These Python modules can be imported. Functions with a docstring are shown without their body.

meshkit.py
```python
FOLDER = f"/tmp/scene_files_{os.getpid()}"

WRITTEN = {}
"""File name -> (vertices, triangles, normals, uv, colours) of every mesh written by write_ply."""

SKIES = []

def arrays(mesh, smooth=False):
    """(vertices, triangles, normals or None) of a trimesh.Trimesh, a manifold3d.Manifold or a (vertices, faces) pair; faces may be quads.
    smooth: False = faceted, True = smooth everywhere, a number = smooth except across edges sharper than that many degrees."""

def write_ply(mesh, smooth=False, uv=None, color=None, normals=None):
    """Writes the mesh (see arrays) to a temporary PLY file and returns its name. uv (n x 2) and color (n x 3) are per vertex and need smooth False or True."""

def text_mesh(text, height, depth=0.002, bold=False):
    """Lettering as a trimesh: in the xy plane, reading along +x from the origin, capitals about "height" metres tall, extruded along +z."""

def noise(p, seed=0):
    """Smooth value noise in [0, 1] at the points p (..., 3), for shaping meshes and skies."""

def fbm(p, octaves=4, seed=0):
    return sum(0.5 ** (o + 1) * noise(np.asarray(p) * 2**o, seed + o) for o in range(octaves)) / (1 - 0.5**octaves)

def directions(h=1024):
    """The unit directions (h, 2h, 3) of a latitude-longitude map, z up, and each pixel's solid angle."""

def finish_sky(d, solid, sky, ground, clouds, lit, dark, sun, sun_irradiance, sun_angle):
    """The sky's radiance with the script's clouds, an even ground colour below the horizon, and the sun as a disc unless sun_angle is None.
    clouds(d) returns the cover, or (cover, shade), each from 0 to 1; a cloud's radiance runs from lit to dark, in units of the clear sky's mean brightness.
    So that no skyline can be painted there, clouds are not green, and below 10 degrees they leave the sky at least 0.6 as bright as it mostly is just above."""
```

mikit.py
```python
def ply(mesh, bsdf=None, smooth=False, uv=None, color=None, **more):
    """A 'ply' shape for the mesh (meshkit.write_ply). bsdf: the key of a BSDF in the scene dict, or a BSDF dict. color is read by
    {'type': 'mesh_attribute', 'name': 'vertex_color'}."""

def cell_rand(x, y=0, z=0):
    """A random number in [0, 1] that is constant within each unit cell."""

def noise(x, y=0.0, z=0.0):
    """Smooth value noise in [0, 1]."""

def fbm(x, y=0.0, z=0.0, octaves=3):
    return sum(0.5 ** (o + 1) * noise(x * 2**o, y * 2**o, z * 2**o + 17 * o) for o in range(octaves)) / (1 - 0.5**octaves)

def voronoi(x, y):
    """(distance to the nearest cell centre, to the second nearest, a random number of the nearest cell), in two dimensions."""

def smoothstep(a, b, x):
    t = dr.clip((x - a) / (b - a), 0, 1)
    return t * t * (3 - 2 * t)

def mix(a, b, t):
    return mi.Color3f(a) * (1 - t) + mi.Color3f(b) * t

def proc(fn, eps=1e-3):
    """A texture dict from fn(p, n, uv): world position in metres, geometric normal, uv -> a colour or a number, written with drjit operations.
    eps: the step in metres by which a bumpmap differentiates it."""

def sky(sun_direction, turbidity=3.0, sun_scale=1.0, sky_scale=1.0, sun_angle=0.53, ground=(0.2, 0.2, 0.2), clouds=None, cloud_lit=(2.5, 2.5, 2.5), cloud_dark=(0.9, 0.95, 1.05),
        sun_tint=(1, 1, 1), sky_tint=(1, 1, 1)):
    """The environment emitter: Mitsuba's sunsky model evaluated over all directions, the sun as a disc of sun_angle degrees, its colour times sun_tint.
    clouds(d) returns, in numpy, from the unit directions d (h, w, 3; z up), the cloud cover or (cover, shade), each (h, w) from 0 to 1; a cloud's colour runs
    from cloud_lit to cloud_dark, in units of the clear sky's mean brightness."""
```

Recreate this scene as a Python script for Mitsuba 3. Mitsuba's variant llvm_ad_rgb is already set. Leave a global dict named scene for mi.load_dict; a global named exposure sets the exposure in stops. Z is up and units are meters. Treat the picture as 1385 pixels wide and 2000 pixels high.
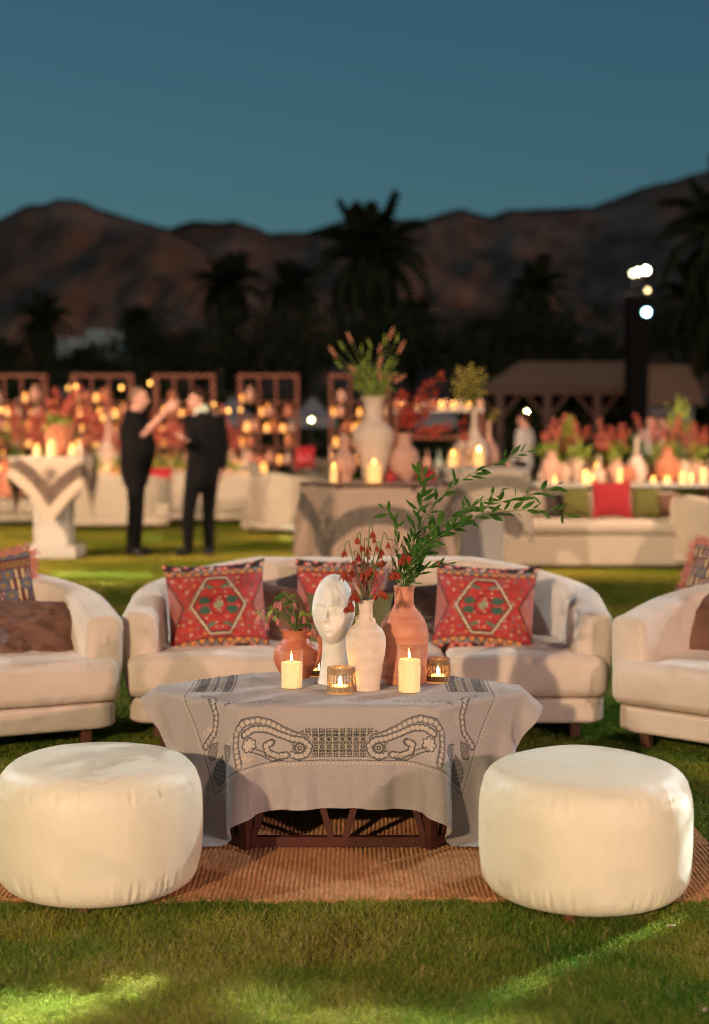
import math, random
import numpy as np
import trimesh
import manifold3d as m3
import shapely
from shapely.geometry import Polygon, Point
import drjit as dr
import mitsuba as mi
import mikit, meshkit
from mikit import proc, noise, fbm, voronoi, cell_rand, smoothstep, mix

T = mi.ScalarTransform4f
scene, labels = {'type': 'scene'}, {}
rng = np.random.default_rng(7)

# ---------------------------------------------------------------- camera
F_PX, CAM_H = 2777.5, 1.28          # focal length in photo pixels (1385 wide), height above the lawn
PITCH = math.atan(140 / F_PX)
CP, SP = math.cos(PITCH), math.sin(PITCH)
scene['camera'] = {'type': 'thinlens', 'fov': 28.0, 'fov_axis': 'x', 'aperture_radius': 0.0150, 'focus_distance': 4.48,
                   'near_clip': 0.1, 'far_clip': 6000.0,
                   'to_world': T().look_at(origin=[0, 0, CAM_H], target=[0, CP, CAM_H - SP], up=[0, 0, 1])}
exposure = 0.2

# ---------------------------------------------------------------- dusk sky
scene['sky'] = {**mikit.sky((0.75, -0.6, 0.10), turbidity=3, sun_scale=0.17, sun_angle=14, sun_tint=(1.0, 0.62, 0.45), sky_scale=1.0, sky_tint=(0.84, 1.80, 2.52), ground=(0.05, 0.06, 0.03)),
                'sampling_weight': 14.0}


def at(px, py, Y):
    """The point at depth Y (metres in front of the camera) that the photo shows at px, py: used to measure sizes and places."""
    x, y = (px - 692.5) / F_PX, (1000 - py) / F_PX
    d = np.array([x, CP + y * SP, -SP + y * CP])
    return np.array([0, 0, CAM_H]) + d * (Y / d[1])


def gnd(px, py, z=0.0):
    x, y = (px - 692.5) / F_PX, (1000 - py) / F_PX
    d = np.array([x, CP + y * SP, -SP + y * CP])
    return np.array([0, 0, CAM_H]) + d * ((z - CAM_H) / d[2])


def xat(px, Y):
    return at(px, 860, Y)[0]


# ---------------------------------------------------------------- stage lamps out of view (their unseen towers are built further down)
KEY = np.array([-13.2, -22.5, 9.4])
FILL = np.array([15.0, -16.0, 7.0])
UNSEEN_LEFT_T = np.array([-9.0, 10.5, 6.2])
UNSEEN_RIGHT_T = np.array([9.0, 11.5, 6.2])


def spot(key, pos, target, rgb, cutoff, beam=None, weight=8.0):
    scene[key] = {'type': 'spot', 'to_world': T().look_at(origin=list(map(float, pos)), target=list(map(float, target)), up=[0, 0, 1]),
                  'intensity': {'type': 'rgb', 'value': list(map(float, rgb))}, 'cutoff_angle': float(cutoff),
                  'beam_width': float(beam or cutoff * 0.8), 'sampling_weight': float(weight)}


# the key and fill are the glowing lenses of the lamps on two unseen towers behind the photographer
KEY_W, FILL_W = np.array([1.0, 0.72, 0.46]) * 2330, np.array([1.0, 0.64, 0.58]) * 820
spot('unseen_left_wash_light', UNSEEN_LEFT_T + [0.35, 0, 0.1], (-1.9, 21, 0.5), np.array([1.0, 0.66, 0.44]) * 520, 42, 36, 10)  # out of view, placed to light the left far lawn and seats
spot('unseen_right_cool_light', UNSEEN_RIGHT_T + [-0.35, 0, -0.25], (0.2, 4.4, 0), np.array([0.86, 0.96, 1.0]) * 260, 30, 22, 9)  # out of view, placed to light tops and right rims in front
spot('unseen_left_cool_light', UNSEEN_LEFT_T + [0.35, 0, -0.25], (-0.4, 4.4, 0), np.array([0.86, 0.96, 1.0]) * 170, 30, 22, 7)  # out of view, placed to light the left rims in front
spot('unseen_right_wash_light', UNSEEN_RIGHT_T + [-0.35, 0, 0.1], (4, 20, 0.5), np.array([1.0, 0.66, 0.44]) * 330, 42, 36, 10)  # out of view, placed to light the right far lawn


# ---------------------------------------------------------------- helpers
def uniq(key):
    if key not in scene and key not in labels:
        return key
    i = 1
    while f'{key}_{i:03d}' in scene or f'{key}_{i:03d}' in labels:
        i += 1
    return f'{key}_{i:03d}'


_next = {}


def numbered(key):
    n = _next.get(key, 0)
    _next[key] = n + 1
    return key if n == 0 else f'{key}_{n:03d}'


def thing(name, label, cat, group=None):
    key = numbered(name)
    labels[key] = {'label': label, 'category': cat}
    if group:
        labels[key]['group'] = group
    return key


def put(key, mesh, bsdf, smooth=40, uv=None, color=None, **kw):
    scene[key] = mikit.ply(mesh, bsdf, smooth=smooth, uv=uv, color=color, **kw)
    return key


def part(root, name, mesh, bsdf, smooth=40, label=None, **kw):
    key = numbered(f'{root}__{name}')
    put(key, mesh, bsdf, smooth, **kw)
    if label:
        labels[key] = {'label': label}
    return key


def reuse(root, name, shape, M):
    key = numbered(f'{root}__{name}')
    scene[key] = {**shape, 'to_world': T(np.asarray(M, float).tolist())}
    return key


def struct(name, mesh, bsdf, label, cat, kind='structure', smooth=40, **kw):
    put(name, mesh, bsdf, smooth, **kw)
    labels[name] = {'label': label, 'category': cat, 'kind': kind}
    return name


def cat(*ms):
    return trimesh.util.concatenate([m for m in ms])


def tm(v, f):
    v, f = np.asarray(v, float), np.asarray(f, int)
    if f.shape[1] == 4:
        f = np.vstack([f[:, [0, 1, 2]], f[:, [0, 2, 3]]])
    return trimesh.Trimesh(v, f, process=False)


def xf(mesh, loc=(0, 0, 0), rz=0.0, s=1.0, rx=0.0, ry=0.0):
    m = mesh.copy()
    A = trimesh.transformations.euler_matrix(rx, ry, rz, 'sxyz')
    A[:3, :3] *= np.asarray(s, float) if np.ndim(s) == 0 else np.diag(s) if False else 1.0
    if np.ndim(s):
        A[:3, :3] = A[:3, :3] @ np.diag(s)
    A[:3, 3] = loc
    m.apply_transform(A)
    return m


def grid_faces(nu, nv, wrap_u=False):
    """Faces of a (nu, nv) vertex grid indexed u * nv + v."""
    i = np.arange(nu if wrap_u else nu - 1)
    i, j = np.meshgrid(i, np.arange(nv - 1), indexing='ij')
    k = (i + 1) % nu
    return np.stack([i * nv + j, k * nv + j, k * nv + j + 1, i * nv + j + 1], -1).reshape(-1, 4)


def smooth_profile(pts, n=60):
    """Catmull-Rom through the profile points."""
    p = np.asarray(pts, float)
    t = np.r_[0, np.cumsum(np.linalg.norm(np.diff(p, axis=0), axis=1) ** 0.5)]
    from scipy.interpolate import PchipInterpolator
    u = np.linspace(0, t[-1], n)
    return np.stack([PchipInterpolator(t, p[:, k])(u) for k in range(p.shape[1])], 1)


def lathe(profile, n=48):
    p = np.asarray(profile, float)
    a = np.arange(n) * 2 * np.pi / n
    v = np.stack([np.outer(np.cos(a), p[:, 0]), np.outer(np.sin(a), p[:, 0]), np.tile(p[:, 1], (n, 1))], -1).reshape(-1, 3)
    m = tm(v, grid_faces(n, len(p), True))
    return m


def tube(path, radii, n=7, cap=True):
    p = np.asarray(path, float)
    r = np.broadcast_to(np.asarray(radii, float), (len(p),))
    t = np.gradient(p, axis=0)
    t /= np.linalg.norm(t, axis=1, keepdims=True) + 1e-12
    a = np.cross(t[0], [0, 0, 1.0] if abs(t[0][2]) < 0.9 else [1.0, 0, 0])
    A = []
    for k in range(len(p)):
        a = a - t[k] * (a @ t[k])
        a /= np.linalg.norm(a) + 1e-12
        A.append(a)
    A = np.array(A)
    B = np.cross(t, A)
    g = np.arange(n) * 2 * np.pi / n
    v = p[:, None] + r[:, None, None] * (np.cos(g)[None, :, None] * A[:, None] + np.sin(g)[None, :, None] * B[:, None])
    v = v.reshape(-1, 3)
    i, j = np.meshgrid(np.arange(len(p) - 1), np.arange(n), indexing='ij')
    q = np.stack([i * n + j, i * n + (j + 1) % n, (i + 1) * n + (j + 1) % n, (i + 1) * n + j], -1).reshape(-1, 4)
    f = np.vstack([q[:, [0, 1, 2]], q[:, [0, 2, 3]]])
    if cap:
        v = np.vstack([v, p[0], p[-1]])
        k = np.arange(n)
        f = np.vstack([f, np.stack([(k + 1) % n, k, k * 0 + len(p) * n], 1), np.stack([k + (len(p) - 1) * n, (k + 1) % n + (len(p) - 1) * n, k * 0 + len(p) * n + 1], 1)])
    return tm(v, f)


def bez(*pts, n=14):
    p = np.asarray(pts, float)
    t = np.linspace(0, 1, n)[:, None]
    q = [p[k][None] for k in range(len(p))]
    while len(q) > 1:
        q = [q[k] * (1 - t) + q[k + 1] * t for k in range(len(q) - 1)]
    return q[0]


_ball = trimesh.creation.icosphere(1)
_ball2 = trimesh.creation.icosphere(2)


def hullslab(poly, z0, z1, r, z_r=None, fine=False):
    """Rounded slab over a convex plan."""
    b = (_ball2 if fine else _ball).vertices * [r, r, z_r or min(r, (z1 - z0) / 2)]
    h = z_r or min(r, (z1 - z0) / 2)
    P = Polygon(poly).buffer(-r * 0.999, join_style=1)
    pts = np.array(P.exterior.coords)[:-1]
    v = np.vstack([b + [x, y, z] for x, y in pts for z in (z0 + h, z1 - h)])
    return trimesh.convex.convex_hull(v)


def hullbox(sx, sy, sz, r=0.01, loc=(0, 0, 0), rz=0.0):
    """Rounded box standing on z = 0."""
    m = hullslab([(-sx / 2, -sy / 2), (sx / 2, -sy / 2), (sx / 2, sy / 2), (-sx / 2, sy / 2)], 0, sz, r)
    return xf(m, loc, rz)


def box(sx, sy, sz, loc=(0, 0, 0), rz=0.0):
    m = trimesh.creation.box((sx, sy, sz))
    m.apply_translation([0, 0, sz / 2])
    return xf(m, loc, rz)


def bar(p0, p1, w, h=None, up=(0, 0, 1)):
    """A square bar from p0 to p1."""
    p0, p1 = np.asarray(p0, float), np.asarray(p1, float)
    h = h or w
    d = p1 - p0
    L = np.linalg.norm(d)
    d = d / L
    a = np.cross(d, up)
    if np.linalg.norm(a) < 1e-3:
        a = np.cross(d, [0, 1.0, 0])
    a /= np.linalg.norm(a)
    b = np.cross(a, d)
    m = trimesh.creation.box((w, h, L))
    A = np.eye(4)
    A[:3, 0], A[:3, 1], A[:3, 2], A[:3, 3] = a, b, d, (p0 + p1) / 2
    m.apply_transform(A)
    return m


def frame_to(p, d, up=(0, 0, 1), s=1.0, roll=0.0):
    """4x4 that puts local z along d at p."""
    d = np.asarray(d, float) / np.linalg.norm(d)
    a = np.cross(up, d)
    if np.linalg.norm(a) < 1e-3:
        a = np.cross([1.0, 0, 0], d)
    a /= np.linalg.norm(a)
    b = np.cross(d, a)
    c, si = math.cos(roll), math.sin(roll)
    A = np.eye(4)
    A[:3, 0], A[:3, 1], A[:3, 2], A[:3, 3] = (a * c + b * si) * s, (b * c - a * si) * s, d * s, p
    return A


def moved(mesh, A):
    m = mesh.copy()
    m.apply_transform(A)
    return m


def crumple(mesh, amp, freq, seed=0, octaves=3):
    v = mesh.vertices
    n = mesh.vertex_normals
    d = meshkit.fbm(v * freq + 13.7 * seed, octaves, seed) - 0.5
    mesh.vertices = v + n * (d * 2 * amp)[:, None]
    return mesh


ORD = ['first', 'second', 'third', 'fourth', 'fifth', 'sixth', 'seventh', 'eighth', 'ninth', 'tenth', 'eleventh', 'twelfth', 'thirteenth', 'fourteenth', 'fifteenth']

# ---------------------------------------------------------------- materials


def rgb(*c):
    return {'type': 'rgb', 'value': list(map(float, c))}


def mat(name, base, rough=0.8, bump=None, scale=1.0, spec=0.3, metallic=0.0, sheen=0.0, clearcoat=0.0, eps=1e-3):
    b = {'type': 'principled', 'base_color': base if isinstance(base, dict) else rgb(*base), 'roughness': float(rough), 'specular': float(spec), 'metallic': float(metallic)}
    if sheen:
        b['sheen'] = float(sheen)
    if clearcoat:
        b['clearcoat'] = float(clearcoat)
    if bump:
        b = {'type': 'bumpmap', 'bsdf': b, 'scale': float(scale), 'arbitrary': proc(bump, eps)}
    scene[name] = {'type': 'twosided', 'bsdf': b}
    return name


def matte(name, base):
    scene[name] = {'type': 'twosided', 'bsdf': {'type': 'diffuse', 'reflectance': base if isinstance(base, dict) else rgb(*base)}}
    return name


def clamp01(x):
    return dr.clip(x, 0.0, 1.0)


def weave(p, f=900.0):
    return dr.sin(p.x * f + p.y * 0.35 * f) * dr.sin(p.z * f + p.y * 0.5 * f)


def linen_col(a, b, f=160.0):
    def fn(p, n, uv):
        bl = smoothstep(0.55, 0.75, fbm(p.x * 7 + 9, p.y * 7, p.z * 7, 3))
        t = fbm(p.x * 5, p.y * 5, p.z * 5, 3) * 0.7 + fbm(p.x * f, p.y * f, p.z * f * 0.25, 2) * 0.3
        return mix(a, b, smoothstep(0.25, 0.75, t)) * (1 - 0.07 * bl)
    return fn


def crumple_bump(fine=0.00025, big=0.004, f=7.0):
    def fn(p, n, uv):
        q = fbm(p.x * f, p.y * f, p.z * f, 3)
        r = dr.abs(fbm(p.x * f * 1.7 + 5, p.y * f * 1.7, p.z * f * 0.9 + 3, 2) - 0.5)
        return big * (q + 0.6 * smoothstep(0.0, 0.09, r)) + fine * noise(p.x * 700, p.y * 700, p.z * 350)
    return fn


mat('sofa_linen', proc(linen_col((0.555, 0.455, 0.365), (0.62, 0.515, 0.42))), 0.85, crumple_bump(0.0003, 0.0045, 5.0), sheen=0.2)
mat('white_cover', proc(linen_col((0.70, 0.635, 0.48), (0.75, 0.69, 0.53), 90.0)), 0.5, crumple_bump(0.00012, 0.0018, 5.0), spec=0.35)
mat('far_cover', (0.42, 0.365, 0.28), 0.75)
mat('plaster', proc(linen_col((0.74, 0.71, 0.655), (0.80, 0.775, 0.725), 60.0)), 0.6, crumple_bump(0.0002, 0.0006, 20.0), spec=0.3)
matte('white_paint', (0.46, 0.44, 0.40))
matte('cream_clay_far', (0.62, 0.47, 0.36))
matte('terracotta_far', (0.54, 0.21, 0.125))
matte('pink_clay_far', (0.62, 0.36, 0.27))


def ringed(a, b, f):
    def fn(p, n, uv):
        t = 0.45 * noise(p.z * f, 3.3) + 0.55 * fbm(p.x * 24, p.y * 24, p.z * 40, 3)
        sp = smoothstep(0.72, 0.8, noise(p.x * 260, p.y * 260, p.z * 260))
        return mix(a, b, smoothstep(0.25, 0.75, t)) * (1 - 0.08 * sp)
    return fn


def ring_bump(f=170.0, amp=0.0005):
    def fn(p, n, uv):
        return amp * (noise(p.z * f, 1.7) + 0.7 * fbm(p.x * 60, p.y * 60, p.z * 60, 2))
    return fn


mat('terracotta', proc(ringed((0.50, 0.185, 0.105), (0.60, 0.25, 0.155), 120)), 0.75, ring_bump(), spec=0.25)
mat('red_clay', proc(ringed((0.50, 0.135, 0.065), (0.575, 0.18, 0.095), 100)), 0.5, ring_bump(150, 0.0004), spec=0.4)
mat('cream_clay', proc(ringed((0.68, 0.53, 0.41), (0.75, 0.605, 0.485), 110)), 0.75, ring_bump(), spec=0.25)
mat('frame_metal', proc(lambda p, n, uv: mix((0.05, 0.014, 0.010), (0.085, 0.024, 0.015), fbm(p.x * 30, p.y * 30, p.z * 30, 3))), 0.38, spec=0.5)
mat('dark_wood', proc(lambda p, n, uv: mix((0.07, 0.028, 0.016), (0.14, 0.055, 0.03), fbm(p.x * 60, p.y * 60, p.z * 6, 3))), 0.45)
mat('shelf_wood', (0.16, 0.05, 0.03), 0.6)
matte('black_cloth', (0.005, 0.005, 0.006))
mat('black_metal', (0.02, 0.02, 0.022), 0.5)
mat('brown_satin', proc(lambda p, n, uv: mix((0.12, 0.058, 0.036), (0.18, 0.09, 0.058), fbm(p.x * 9, p.y * 9, p.z * 9, 3))), 0.62, crumple_bump(0.00008, 0.004, 8.0), spec=0.25, sheen=0.3)
mat('dark_satin', (0.035, 0.018, 0.013), 0.45, crumple_bump(0.00005, 0.006, 9.0), spec=0.4)
mat('green_velvet', (0.10, 0.095, 0.02), 0.8, sheen=0.6)
matte('skin', (0.58, 0.32, 0.25))
matte('hair_brown', (0.035, 0.018, 0.012))
matte('shirt_green', (0.42, 0.52, 0.42))
matte('shirt_white', (0.42, 0.40, 0.39))
matte('deep_red', (0.30, 0.03, 0.035))
matte('suit_black', (0.011, 0.011, 0.012))
mat('shoe_black', (0.012, 0.012, 0.014), 0.3)
scene['glass_sheet'] = {'type': 'thindielectric'}


def leafmat(name, front, back_t, rough=0.4):
    scene[name] = {'type': 'principledthin', 'base_color': front if isinstance(front, dict) else rgb(*front), 'roughness': rough, 'diff_trans': back_t, 'spec_trans': 0.0, 'eta': 1.45}
    return name


def leaf_col(a, b):
    def fn(p, n, uv):
        return mix(a, b, noise(p.x * 22, p.y * 22, p.z * 22))
    return fn


leafmat('leaf_green', proc(leaf_col((0.022, 0.075, 0.012), (0.085, 0.17, 0.03))), 0.45, 0.28)
leafmat('leaf_pale', proc(leaf_col((0.20, 0.31, 0.045), (0.40, 0.46, 0.10))), 0.6)
leafmat('petal_pink', proc(leaf_col((0.50, 0.12, 0.12), (0.62, 0.30, 0.25))), 0.6, 0.6)
leafmat('petal_rust', proc(leaf_col((0.25, 0.03, 0.022), (0.46, 0.10, 0.045))), 0.6, 0.6)
leafmat('petal_lily', proc(leaf_col((0.60, 0.20, 0.12), (0.62, 0.34, 0.20))), 0.5, 0.5)
leafmat('petal_red', proc(leaf_col((0.52, 0.06, 0.05), (0.68, 0.16, 0.10))), 0.6, 0.6)
leafmat('plume_coral', proc(leaf_col((0.46, 0.06, 0.05), (0.70, 0.26, 0.19))), 0.5, 0.6)
leafmat('bush_yellow', proc(leaf_col((0.36, 0.30, 0.05), (0.50, 0.42, 0.12))), 0.6, 0.6)
leafmat('grass_far', (0.10, 0.14, 0.02), 0.6, 0.6)
mat('stem_green', (0.10, 0.15, 0.035), 0.6)
mat('stem_purple', (0.17, 0.09, 0.085), 0.55)
mat('stem_brown', (0.07, 0.055, 0.025), 0.6)
matte('palm_dark', (0.034, 0.044, 0.024))
matte('trunk_dark', (0.05, 0.04, 0.03))


def glow(L, weight):
    return {'type': 'area', 'radiance': rgb(*L), 'sampling_weight': float(weight)}

# ================================================================ SETTING
def lawn_col(p, n, uv):
    t = fbm(p.x * 0.9, p.y * 0.9, 0.0, 3)
    s = fbm(p.x * 55, p.y * 55, 0.0, 2)
    c = mix((0.11, 0.135, 0.016), (0.25, 0.22, 0.034), smoothstep(0.3, 0.7, t))
    return c * (0.45 + 0.95 * s)


scene['lawn_ground'] = {'type': 'twosided', 'bsdf': {'type': 'bumpmap', 'scale': 1.0,
                        'arbitrary': proc(lambda p, n, uv: 0.02 * fbm(p.x * 60, p.y * 60, 0.0, 2), 3e-3),
                        'bsdf': {'type': 'diffuse', 'reflectance': proc(lawn_col)}}}
gx = np.r_[-3000, -1000, -300, -100, np.linspace(-40, 40, 41), 100, 300, 1000, 3000]
gy = np.r_[-3000, -1000, -300, -100, np.linspace(-40, 120, 81), 300, 1000, 3000]
GX, GY = np.meshgrid(gx, gy, indexing='ij')
lawn = tm(np.stack([GX, GY, GX * 0], -1).reshape(-1, 3), grid_faces(len(gx), len(gy)))
struct('lawn', lawn, 'lawn_ground', 'mown green lawn running from the foreground to the palms', 'lawn', smooth=False)

RUG = (-1.20, 1.125, 3.875, 5.55)      # x0, x1, y0, y1


def grass():
    V, Fc, C = [], [], []
    base = 0
    for (y0, y1, dens, h0, h1, w) in ((2.70, 3.4, 60000, 0.007, 0.019, 0.0021), (3.4, 4.6, 38000, 0.008, 0.021, 0.0025), (4.6, 7.0, 17000, 0.008, 0.018, 0.004), (7.0, 12.5, 4200, 0.016, 0.034, 0.0075)):
        n = int(dens * (y1 - y0) * 0.54 * y1)
        x = rng.uniform(-0.27 * y1, 0.27 * y1, n)
        y = rng.uniform(y0, y1, n)
        edge = 0.012 * np.sin(x * 9) + rng.normal(0, 0.008, n)
        keep = (np.abs(x) < 0.262 * y + 0.12) & ~((x > RUG[0] + edge) & (x < RUG[1] + edge) & (y > RUG[2] + edge) & (y < RUG[3] + edge))
        x, y = x[keep], y[keep]
        n = len(x)
        p = np.stack([x, y, x * 0], 1)
        clump = meshkit.fbm(p * 14, 3, 5)
        patch = 0.55 * meshkit.fbm(p * 1.7, 3, 9) + 0.45 * meshkit.fbm(p * 6.0, 3, 12)
        h = rng.uniform(h0, h1, n) * (0.35 + 1.3 * clump)
        a = rng.uniform(0, 2 * np.pi, n) + (meshkit.noise(p * 10, 3) - 0.5) * 3
        lean = rng.uniform(0.3, 2.0, n) * h
        d = np.stack([np.cos(a), np.sin(a), a * 0], 1)
        s = np.stack([-np.sin(a), np.cos(a), a * 0], 1) * (w * rng.uniform(0.6, 1.2, n) / 2)[:, None]
        mid = p + d * (lean * 0.35)[:, None] + np.array([0, 0, 1]) * (h * 0.62)[:, None]
        tip = p + d * lean[:, None] + np.array([0, 0, 1]) * h[:, None]
        v = np.stack([p - s, p + s, mid - s * 0.8, mid + s * 0.8, tip], 1)
        V.append(v.reshape(-1, 3))
        k = base + np.arange(n)[:, None] * 5
        Fc.append(np.concatenate([k + [0, 1, 3], k + [0, 3, 2], k + [2, 3, 4]], 1).reshape(-1, 3))
        base += n * 5
        g1, g2, st = np.array([0.085, 0.175, 0.022]), np.array([0.31, 0.30, 0.045]), np.array([0.56, 0.43, 0.18])
        m = np.clip((patch - 0.5) * 3.2 + 0.5 + rng.normal(0, 0.2, n), 0, 1)[:, None]
        c = g1 * (1 - m) + g2 * m
        dry = (rng.random(n) < 0.06 + 0.9 * np.clip(patch - 0.52, 0, 1))[:, None]
        c = np.where(dry, st * rng.uniform(0.6, 1.1, (n, 1)), c) * rng.uniform(0.75, 1.25, (n, 1))
        C.append(np.repeat(c[:, None], 5, 1).reshape(-1, 3))
    return tm(np.vstack(V), np.vstack(Fc)), np.vstack(C)


scene['blade'] = {'type': 'principledthin', 'base_color': {'type': 'mesh_attribute', 'name': 'vertex_color'}, 'roughness': 0.55, 'diff_trans': 0.7, 'spec_trans': 0.0, 'eta': 1.4}
gm, gc = grass()
put('grass', gm, 'blade', False, color=gc)
labels['grass'] = {'label': 'short dense grass blades of the lawn around the rug and ottomans', 'category': 'grass', 'kind': 'stuff'}


def jute_col(p, n, uv):
    P, Q = 0.0142, 0.0235
    cx = dr.floor(p.x / P)
    cy = dr.floor(p.y / Q + 0.5 * cx)
    r = cell_rand(cx, cy)
    t = fbm(p.x * 3.1, p.y * 3.1, 0.0, 3)
    c = mix((0.37, 0.155, 0.062), (0.54, 0.285, 0.135), clamp01(0.55 * r + 0.9 * (t - 0.22)))
    return c * (0.8 + 0.4 * noise(p.x * 900, p.y * 500, 0.0))


matte('jute', proc(jute_col))


def make_rug():
    P, Q = 0.0142, 0.0235
    x = np.arange(RUG[0], RUG[1], P / 6)
    y = np.r_[np.arange(RUG[2], 5.0, Q / 6), np.linspace(5.0, RUG[3], 60)[1:]]
    X, Y = np.meshgrid(x, y, indexing='ij')
    wob = 0.0022 * (meshkit.noise(np.stack([X * 6, Y * 9, X * 0], -1), 2) - 0.5) * 2
    cx = np.floor((X + wob) / P)
    u = (X + wob) / P - cx
    w = Y / Q + 0.5 * cx + 0.3 * meshkit.noise(np.stack([cx * 7.1, Y * 20, X * 0], -1), 4)
    k = w - np.floor(w)
    z = 0.0052 * np.sin(np.pi * u) ** 0.75 * (0.22 + 0.78 * np.sin(np.pi * k) ** 0.7)
    z *= 0.75 + 0.5 * meshkit.noise(np.stack([cx * 3.7, np.floor(w) * 5.3, X * 0], -1), 6)
    big = 0.005 * meshkit.fbm(np.stack([X * 2.2, Y * 2.2, X * 0], -1), 2, 3)
    e = np.minimum.reduce([X - RUG[0], RUG[1] - X, Y - RUG[2], RUG[3] - Y])
    Z = 0.006 + big + z
    Z = np.where(e < 0.004, 0.0005, Z)
    Xs = X + 0.0
    Ys = Y + np.where(Y < RUG[2] + 0.1, 0.008 * np.sin(X * 4.1) + 0.005 * np.sin(X * 13), 0) * np.clip(1 - (Y - RUG[2]) / 0.1, 0, 1)
    return tm(np.stack([Xs, Ys, Z], -1).reshape(-1, 3), grid_faces(len(x), len(y)))


rug = thing('jute_rug', 'brown woven jute rug under the draped coffee table', 'rug')
put(rug, make_rug(), 'jute', True)


# ---- mountains
def rock_col(p, n, uv):
    t = fbm(p.x * 0.012, p.y * 0.012, p.z * 0.03, 4)
    s = fbm(p.x * 0.07 + p.z * 0.02, p.y * 0.07, p.z * 0.10, 3)
    c = mix((0.37, 0.145, 0.090), (0.58, 0.25, 0.165), smoothstep(0.3, 0.7, t * 0.6 + s * 0.4))
    return c * (0.7 + 0.6 * s)


matte('rock', proc(rock_col))


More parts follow.
